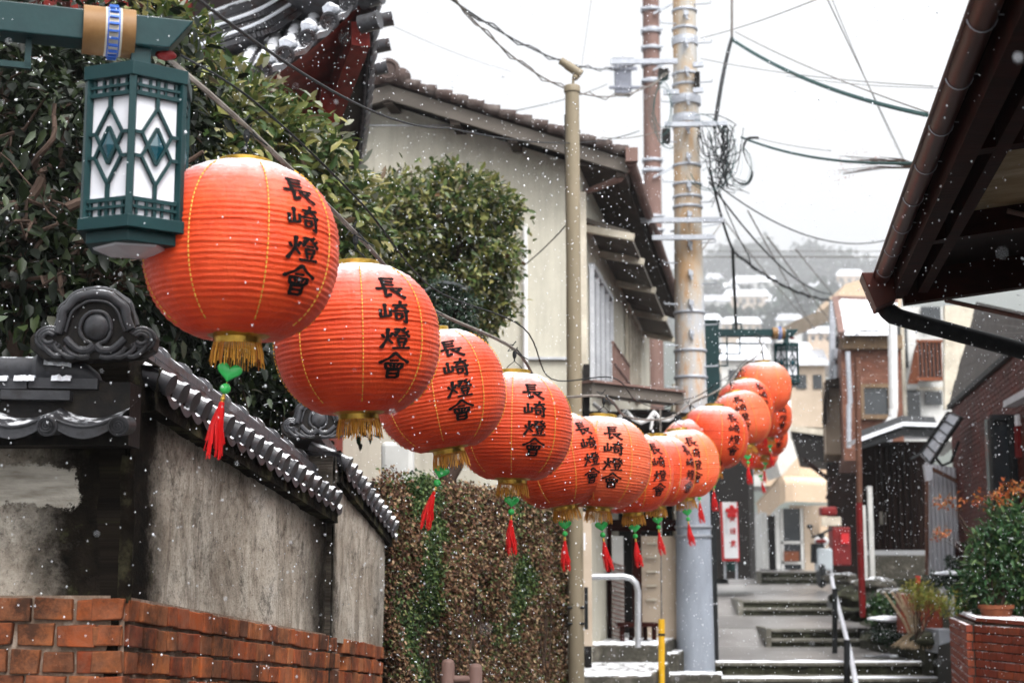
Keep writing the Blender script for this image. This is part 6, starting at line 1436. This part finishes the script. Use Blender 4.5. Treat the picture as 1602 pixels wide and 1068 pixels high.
# right eave running away
zK = K.z; R0_ = at(586, 10, 11.1); R1_ = at(548, 285, 18.5); R1_.z = R0_.z + .1 * 0 + (at(548, 285, 18.5).z - R0_.z)
rd = R1_ - R0_; m = MB(); ns = 34
for i in range(ns):
    t = i / ns; sag = -.45 * math.sin(math.pi * min(t * 1.1, 1)) ; p = R0_.lerp(R1_, t) + Vector((0, 0, sag)); m.tube([p + Vector((.03, 0, -.01)), p + Vector((-.35, 0, .2)), p + Vector((-1.4, 0, .75))], .062, 10); m.lathe([(.07, -.02), (.074, 0), (.05, .005)], 16, p + Vector((.035, 0, -.01)), (1, 0, -.4))
    if i % 2 == 0 and i < 8: m.tube([p + Vector((.02, 0, .10)), p + Vector((.16, 0, .13))], .06, 10)
m.grid(lambda u, v: R0_.lerp(R1_, u) + Vector((-1.5 * v, 0, -.45 * math.sin(math.pi * min(u * 1.1, 1)) - .05 + .78 * v)), 40, 3)
m.grid(lambda u, v: R0_.lerp(R1_, u) + Vector((-.02, 0, -.45 * math.sin(math.pi * min(u * 1.1, 1)) - .05 - .16 * v)), 40, 1)
m.build('side_eave_tiles', M['tile_snow'], rootT, smooth=True)
m = MB(); c0 = at(585, -5, 11.0)
m.tube([c0 + Vector((-.1, 0, -.02)), c0 + Vector((.06, -.06, .0))], .08, 14); m.tube([c0 + Vector((-.1, 0, -.22)), c0 + Vector((.05, -.05, -.2))], .07, 14); m.build('corner_tiles', M['tile'], rootT, smooth=True)
# red soffit, corner beam and wall
inn = [at(330, 260, 13.5), at(470, 190, 12.6), at(520, 270, 13.2)]
m = MB(); IN = at(500, 215, 12.9)
def sof(u, v):
    p = fat(tot[-1] * (.35 + .63 * u)) + Vector((0, .06, -.075)); q = Vector((IN.x - (1 - u) * 2.6, IN.y + .1, IN.z - .05)); return p.lerp(q, v)
m.grid(sof, 40, 12); m.build('soffit', M['temple_red'], rootT, smooth=True)
m = MB(); m.grid(lambda u, v: (R0_.lerp(R1_, u) + Vector((-.04, 0, -.45 * math.sin(math.pi * min(u * 1.1, 1)) - .14))).lerp(Vector((IN.x - .2 - .5 * u, IN.y + 5.5 * u, IN.z - .2)), v), 30, 4); m.build('side_soffit', M['black_wood'], rootT, smooth=True)
m = MB(); m.beam(K + Vector((-.12, .1, -.22)), IN + Vector((-.0, 0, -.05)), .14, .2); m.build('hip_rafter', M['temple_red'], rootT)
m = MB(); m.beam(at(514, 130, 11.9), at(500, 330, 12.4), .12, .12); m.build('bracket_post', M['temple_red'], rootT)
m = MB(); m.box((IN.x - 2.6, IN.y + 1.4, (IN.z + ZG) / 2 - .2), (5.0, .2, IN.z - ZG + .2)); m.box((IN.x - .12, IN.y + 3.9, (IN.z + ZG) / 2 - .2), (.2, 5.2, IN.z - ZG)); m.build('wall', M['temple_red'], rootT)
m = MB(); m.box((at(420, 30, 13.6).x - 1.5, 13.9, at(420, -40, 13.6).z + .3), (2.9, .3, 1.9)); m.build('upper_wall', M['temple_red'], rootT)
m = MB(); 
for i in range(12): m.box((at(430, 0, 13.5).x - .25 * i, 13.7, at(420, 10, 13.6).z), (.09, .14, .6))
m.build('upper_brackets', M['darkred_wood'], rootT)
m = MB(); q0 = at(418, 5, 12.8); m.sphere(q0, .22, 14, 10, (1.2, .6, .9)); m.sphere(q0 + Vector((.1, 0, .2)), .16, 14, 10); m.tube([q0 + Vector((-.3, 0, -.1)), q0 + Vector((-.1, -.1, .12)), q0 + Vector((.25, -.1, .1))], .05, 10); m.build('ridge_end_ornament', M['tile'], rootT, smooth=True)
# ------------------------------------------------------------------ trees
def limb(m, p, q, r0, r1, n=7, wob=.1, seed=0, segs=7):
    pts = []; p, q = Vector(p), Vector(q)
    for i in range(n + 1):
        t = i / n; o = Vector((mnoise.noise(Vector((seed, t * 2.4, 0))), mnoise.noise(Vector((seed, 0, t * 2.4))), mnoise.noise(Vector((seed + 3, t * 2, 4))))) * wob * math.sin(math.pi * t) * 2
        pts.append(p.lerp(q, t) + o)
    m.tube(pts, [r0 + (r1 - r0) * i / n for i in range(n + 1)], segs); return pts
def tree(name, label, base, blobs, leafm, per, L, W, spread, seed, trunk_r=.12, nl=9, nsc=1.2, fork=None, nt=60, shell=.35, cut=None, group=None, droop=.3):
    e = empty(name, base, label, 'tree', group); P, O = blob_anchors(blobs, seed, shell, nsc, cut)
    leaves('crown', M[leafm], e, P, per, L, W, spread, up=.3, out=O, seed=seed, droop=droop)
    m = MB(); rr = random.Random(seed); base = Vector(base); fk = Vector(fork) if fork else base.lerp(Vector(blobs[0][0]), .6)
    limb(m, base, fk, trunk_r, trunk_r * .75, 8, .1, seed, 12); ends = [fk]
    for k in range(nl):
        c, rad, n = blobs[k % len(blobs)]; q = Vector(c) + Vector((rr.uniform(-.5, .5) * rad[0], rr.uniform(-.5, .5) * rad[1], rr.uniform(-.3, .6) * rad[2])); pts = limb(m, fk, q, trunk_r * .6, trunk_r * .15, 8, .18, seed + k * 7); ends += pts[3:]
    for k in range(nt):
        q = Vector(P[rr.randrange(len(P))]); s = min(ends, key=lambda a: (a - q).length); limb(m, s, q, trunk_r * .13, trunk_r * .04, 4, .1, seed + k, 5)
    m.build('trunk', M['bark'], e, smooth=True); return e
T = lambda x, y, d: tuple(at(x, y, d))
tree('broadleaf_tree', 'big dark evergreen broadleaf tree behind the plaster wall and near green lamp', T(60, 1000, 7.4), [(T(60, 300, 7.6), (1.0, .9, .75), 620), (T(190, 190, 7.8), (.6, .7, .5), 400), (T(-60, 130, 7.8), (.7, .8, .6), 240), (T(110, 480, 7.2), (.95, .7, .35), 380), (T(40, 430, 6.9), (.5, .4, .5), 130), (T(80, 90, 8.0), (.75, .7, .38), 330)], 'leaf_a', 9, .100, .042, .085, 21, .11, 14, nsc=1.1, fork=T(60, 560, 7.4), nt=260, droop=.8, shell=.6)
tree('broadleaf_tree', 'bright green broadleaf tree in front of the temple eave and over the largest lantern', T(330, 1000, 9.0), [(T(365, 225, 8.8), (.34, .5, .33), 600), (T(435, 235, 9.2), (.34, .5, .22), 460), (T(320, 140, 8.6), (.10, .3, .14), 90), (T(470, 310, 9.4), (.30, .5, .26), 480), (T(400, 330, 9.2), (.6, .5, .45), 900), (T(280, 230, 8.4), (.26, .4, .5), 420), (T(350, 520, 9.0), (.7, .5, .42), 800), (T(530, 350, 9.6), (.14, .3, .14), 130), (T(240, 60, 8.4), (.28, .3, .12), 150)], 'leaf_b', 8, .105, .042, .075, 22, .09, 12, nsc=1.6, fork=T(360, 480, 9.0), nt=110, droop=.2)
tree('broadleaf_tree', 'rounded broadleaf tree against the cream gable wall', T(690, 1000, 12.4), [(T(605, 355, 11.8), (.33, .5, .34), 800), (T(705, 335, 12.1), (.30, .5, .33), 900), (T(758, 335, 12.4), (.24, .4, .17), 520), (T(755, 400, 12.4), (.25, .4, .26), 640), (T(640, 440, 12.2), (.60, .5, .36), 900), (T(745, 480, 12.6), (.30, .4, .26), 420), (T(570, 420, 11.8), (.34, .4, .4), 420)], 'leaf_b', 10, .068, .032, .055, 23, .09, 14, nsc=2.4, fork=T(690, 520, 12.2), nt=110, droop=.1)
tree('clipped_shrub', 'small rounded clipped shrub with snow rim above the third lantern', T(705, 900, 10.9), [(T(700, 490, 10.9), (.21, .22, .20), 700)], 'conifer', 8, .035, .018, .022, 24, .03, 4, nsc=3, fork=T(703, 560, 10.9), nt=10, shell=.2)
m = MB()
def rimf(u, v):
    a = math.radians(205 - 160 * u) ; c = at(697, 487, 10.75); R = .215 + .02 * nz3(u * 9, 0); return c + Vector((R * math.cos(a) * 1.02, -.02 + .10 * v, R * math.sin(a) * 1.0 + .006 * nz3(u * 30, v)))
m.grid(rimf, 60, 3); m.build('settled_snow', M['snow'], None, smooth=True, kind='stuff')
plant('wall_shrubs', 'dark shrubs rising between the two plaster wall stretches behind their caps', 'shrub', at(400, 900, 8.6), 'leaf_a', [(T(430, 590, 8.8), (.4, .3, .25), 320), (T(300, 540, 8.0), (.4, .3, .2), 300), (T(560, 580, 9.8), (.3, .3, .3), 220)], 8, .09, .04, .06, stems=14, seed=31, nsc=2)
plant('bare_branch', 'bare reddish twigs hanging in from the right against the white sky', 'branch', at(1440, 262, 15), 'autumn', [(T(1350, 250, 15), (.30, .1, .05), 60), (T(1320, 270, 15), (.1, .1, .1), 20)], 3, .025, .006, .05, stems=34, seed=33, nsc=4, sr=.004)
e = empty('bare_limbs_tree', T(40, 1000, 7.0), 'dark trunk with crooked bare limbs among the leaves left of the green lamp', 'tree'); m = MB(); rr = random.Random(44); limb(m, T(40, 1000, 7.0), T(30, 430, 7.0), .07, .05, 8, .1, 3, 10)
for k in range(34):
    a = T(rr.uniform(-40, 120), rr.uniform(300, 470), rr.uniform(6.7, 7.1)) if k > 9 else T(30, 430 - 8 * k, 7.0); b = Vector(a) + Vector((rr.uniform(-.55, .7), rr.uniform(-.1, .2), rr.uniform(-.15, .5))); r_ = rr.choice([.006, .009, .014, .024]); limb(m, a, b, r_, r_ * .4, 12, .07, k * 3.1, 7)
m.build('trunk', M['bark'], e, smooth=True)
m = MB(); m.box((-3.2, 9.6, R_(.6)), (3.6, .2, 4.6)); tag(m.build('dark_backdrop', M['black_wood'], None), 'added dark backdrop board hidden behind the left evergreen', 'fence')  # added backdrop; its near-black colour gives the gaps between leaves their shade
# ------------------------------------------------------------------ far hillside
m = MB()
def hill(u, v):
    x = -740 + 2400 * u; y = 560 + 1200 * v; base = 3 + (258 + 28 * nz3(x * .005, 3)) * min(1, (v * 1.5)) ** 1.1 * math.exp(-((x - 210) / 880) ** 4); return (x, y, R_(base + 8 * nz3(x * .01, y * .01)))
m.grid(hill, 60, 30); m.build('hill', M['far_green'], None, smooth=True, kind='structure')
r = random.Random(12); FH = [(1100, 436, 270, 60), (1180, 440, 280, 70), (1255, 455, 280, 55), (1120, 470, 210, 44), (1168, 462, 220, 70), (1228, 470, 220, 60), (1290, 448, 250, 50), (1110, 500, 150, 36), (1160, 505, 150, 60), (1235, 500, 140, 40), (1285, 520, 120, 40), (1180, 535, 110, 50), (1130, 545, 105, 40), (1245, 545, 100, 46), (1330, 430, 260, 40), (1218, 438, 290, 34), (1142, 450, 250, 40)]
walls_ = ['tan_wall', 'white_wall', 'beige_wall', 'white_wall']
for i, (x, y, d, w) in enumerate(FH):
    d *= 4.5; h = 20 * r.uniform(.8, 1.3); e = empty('hillside_house', (ax(x, d, y), d, az(y + h, d)), 'pale hazy house on the far hillside, ' + ['under the left tree clump', 'below the ridge at its middle', 'snow-roofed, below the right tree clump', 'low at the left beside the concrete pole', 'wide with cream wall, mid slope', 'mid slope right of the black riser', 'high right near the brown gutter', 'left, just above the far lamp arm', 'long white-roofed, just above the far lamp arm', 'above the far lamp sleeve', 'left of the tan canopy', 'seen through the far lamp bracket', 'behind the far lamp post', 'under the far lamp arm tip', 'far right at the tree line', 'small one between the tree clumps', 'small one left of the hanging riser'][i], 'house', 'houses on the far hillside')
    m = MB(); fbox(m, x - w / 2, y, x + w / 2, y + h * 2.2, d, 40); m.build('wall', M[walls_[i % 4]], e)
    m = MB(); m.prism([at(x - w / 2 - 3, y + 1, d - .6), at(x + w / 2 + 3, y + 1, d - .6), at(x + w / 2 - 4, y - 8, d + 6), at(x - w / 2 + 4, y - 8, d + 6)], (0, 0, .3)); m.build('roof', M['snow' if i % 3 else 'gray_metal'], e, fixn=True)
    m = MB()
    for k in range(int(w / 12)): fbox(m, x - w / 2 + 4 + k * 12, y + 5, x - w / 2 + 10 + k * 12, y + 12, d - .1, .2)
    m.build('window', M['glass'], e)
P = []; rr = np.random.default_rng(3)
for (x, y, sx_, sy_, d, n) in ((1150, 420, 34, 20, 300, 700), (1185, 412, 20, 16, 300, 350), (1110, 432, 24, 16, 300, 400), (1262, 415, 24, 18, 300, 500), (1310, 428, 28, 14, 300, 450), (1345, 436, 24, 12, 300, 260), (1220, 442, 40, 10, 290, 500), (1100, 470, 30, 8, 240, 200), (1280, 480, 34, 8, 200, 260), (1200, 480, 60, 8, 240, 400), (1150, 520, 60, 7, 170, 300), (1255, 500, 40, 7, 170, 240)):
    d *= 4.5; c = at(x, y, d); k = d / FPX
    a = rr.uniform(0, 6.283, n); q = np.sqrt(rr.uniform(0, 1, n)); P.append(np.stack([c.x + sx_ * k * q * np.cos(a), d + rr.uniform(-28, 28, n), c.z + sy_ * k * q * np.sin(a)], 1))
leaves('hillside_wood', M['conifer'], None, np.concatenate(P), 7, 6.6, 4.6, 4.0, seed=3, kind='stuff')
# ------------------------------------------------------------------ falling snow
n = 42000; r = np.random.default_rng(17); y = 3.6 + 20 * r.uniform(0, 1, n) ** .9; y[:60] = 1.3 + 1.8 * r.uniform(0, 1, 60); X = r.uniform(-.42, .42, n) * y * 1.15 + 0; Z = R_(0) + r.uniform(-.12, .42, n) * y * 1.1
s = r.uniform(.0008, .0017, n) * (1 + .08 * y) * np.where(r.uniform(0, 1, n) < .04, 1.8, 1); off = np.array([[1, 0, 0], [-1, 0, 0], [0, 1, 0], [0, -1, 0], [0, 0, 1], [0, 0, -1]]) * np.array([1, 1, 1.5])
V = (np.stack([X, y, Z], 1)[:, None, :] + off[None] * s[:, None, None]).reshape(-1, 3); tri = np.array([[0, 2, 4], [2, 1, 4], [1, 3, 4], [3, 0, 4], [2, 0, 5], [1, 2, 5], [3, 1, 5], [0, 3, 5]])
Fc = (np.arange(n)[:, None, None] * 6 + tri[None]).reshape(-1, 3); me = bpy.data.meshes.new('falling_snow'); me.vertices.add(len(V)); me.vertices.foreach_set('co', V.astype(np.float32).ravel()); me.loops.add(len(Fc) * 3); me.loops.foreach_set('vertex_index', Fc.astype(np.int32).ravel()); me.polygons.add(len(Fc)); me.polygons.foreach_set('loop_start', np.arange(len(Fc), dtype=np.int32) * 3); me.update(calc_edges=True)
me.materials.append(M['snow']); o = bpy.data.objects.new('falling_snow', me); C.objects.link(o); o['kind'] = 'stuff'
# ------------------------------------------------------------------ air
m = MB(); m.box((120, 900, R_(192)), (4800, 2060, 400)); 
hz = NT('haze'); pv = hz.n('ShaderNodeVolumePrincipled'); pv.inputs['Density'].default_value = .0007; pv.inputs['Color'].default_value = (.92, .94, .97, 1); pv.inputs['Anisotropy'].default_value = .2
hz.t.links.remove(hz.out.inputs[0].links[0]); hz.t.nodes.remove(hz.p); hz.l(pv.outputs[0], hz.out.inputs['Volume'])
HAZE = True
if HAZE: m.build('haze', hz.m, None, kind='stuff')
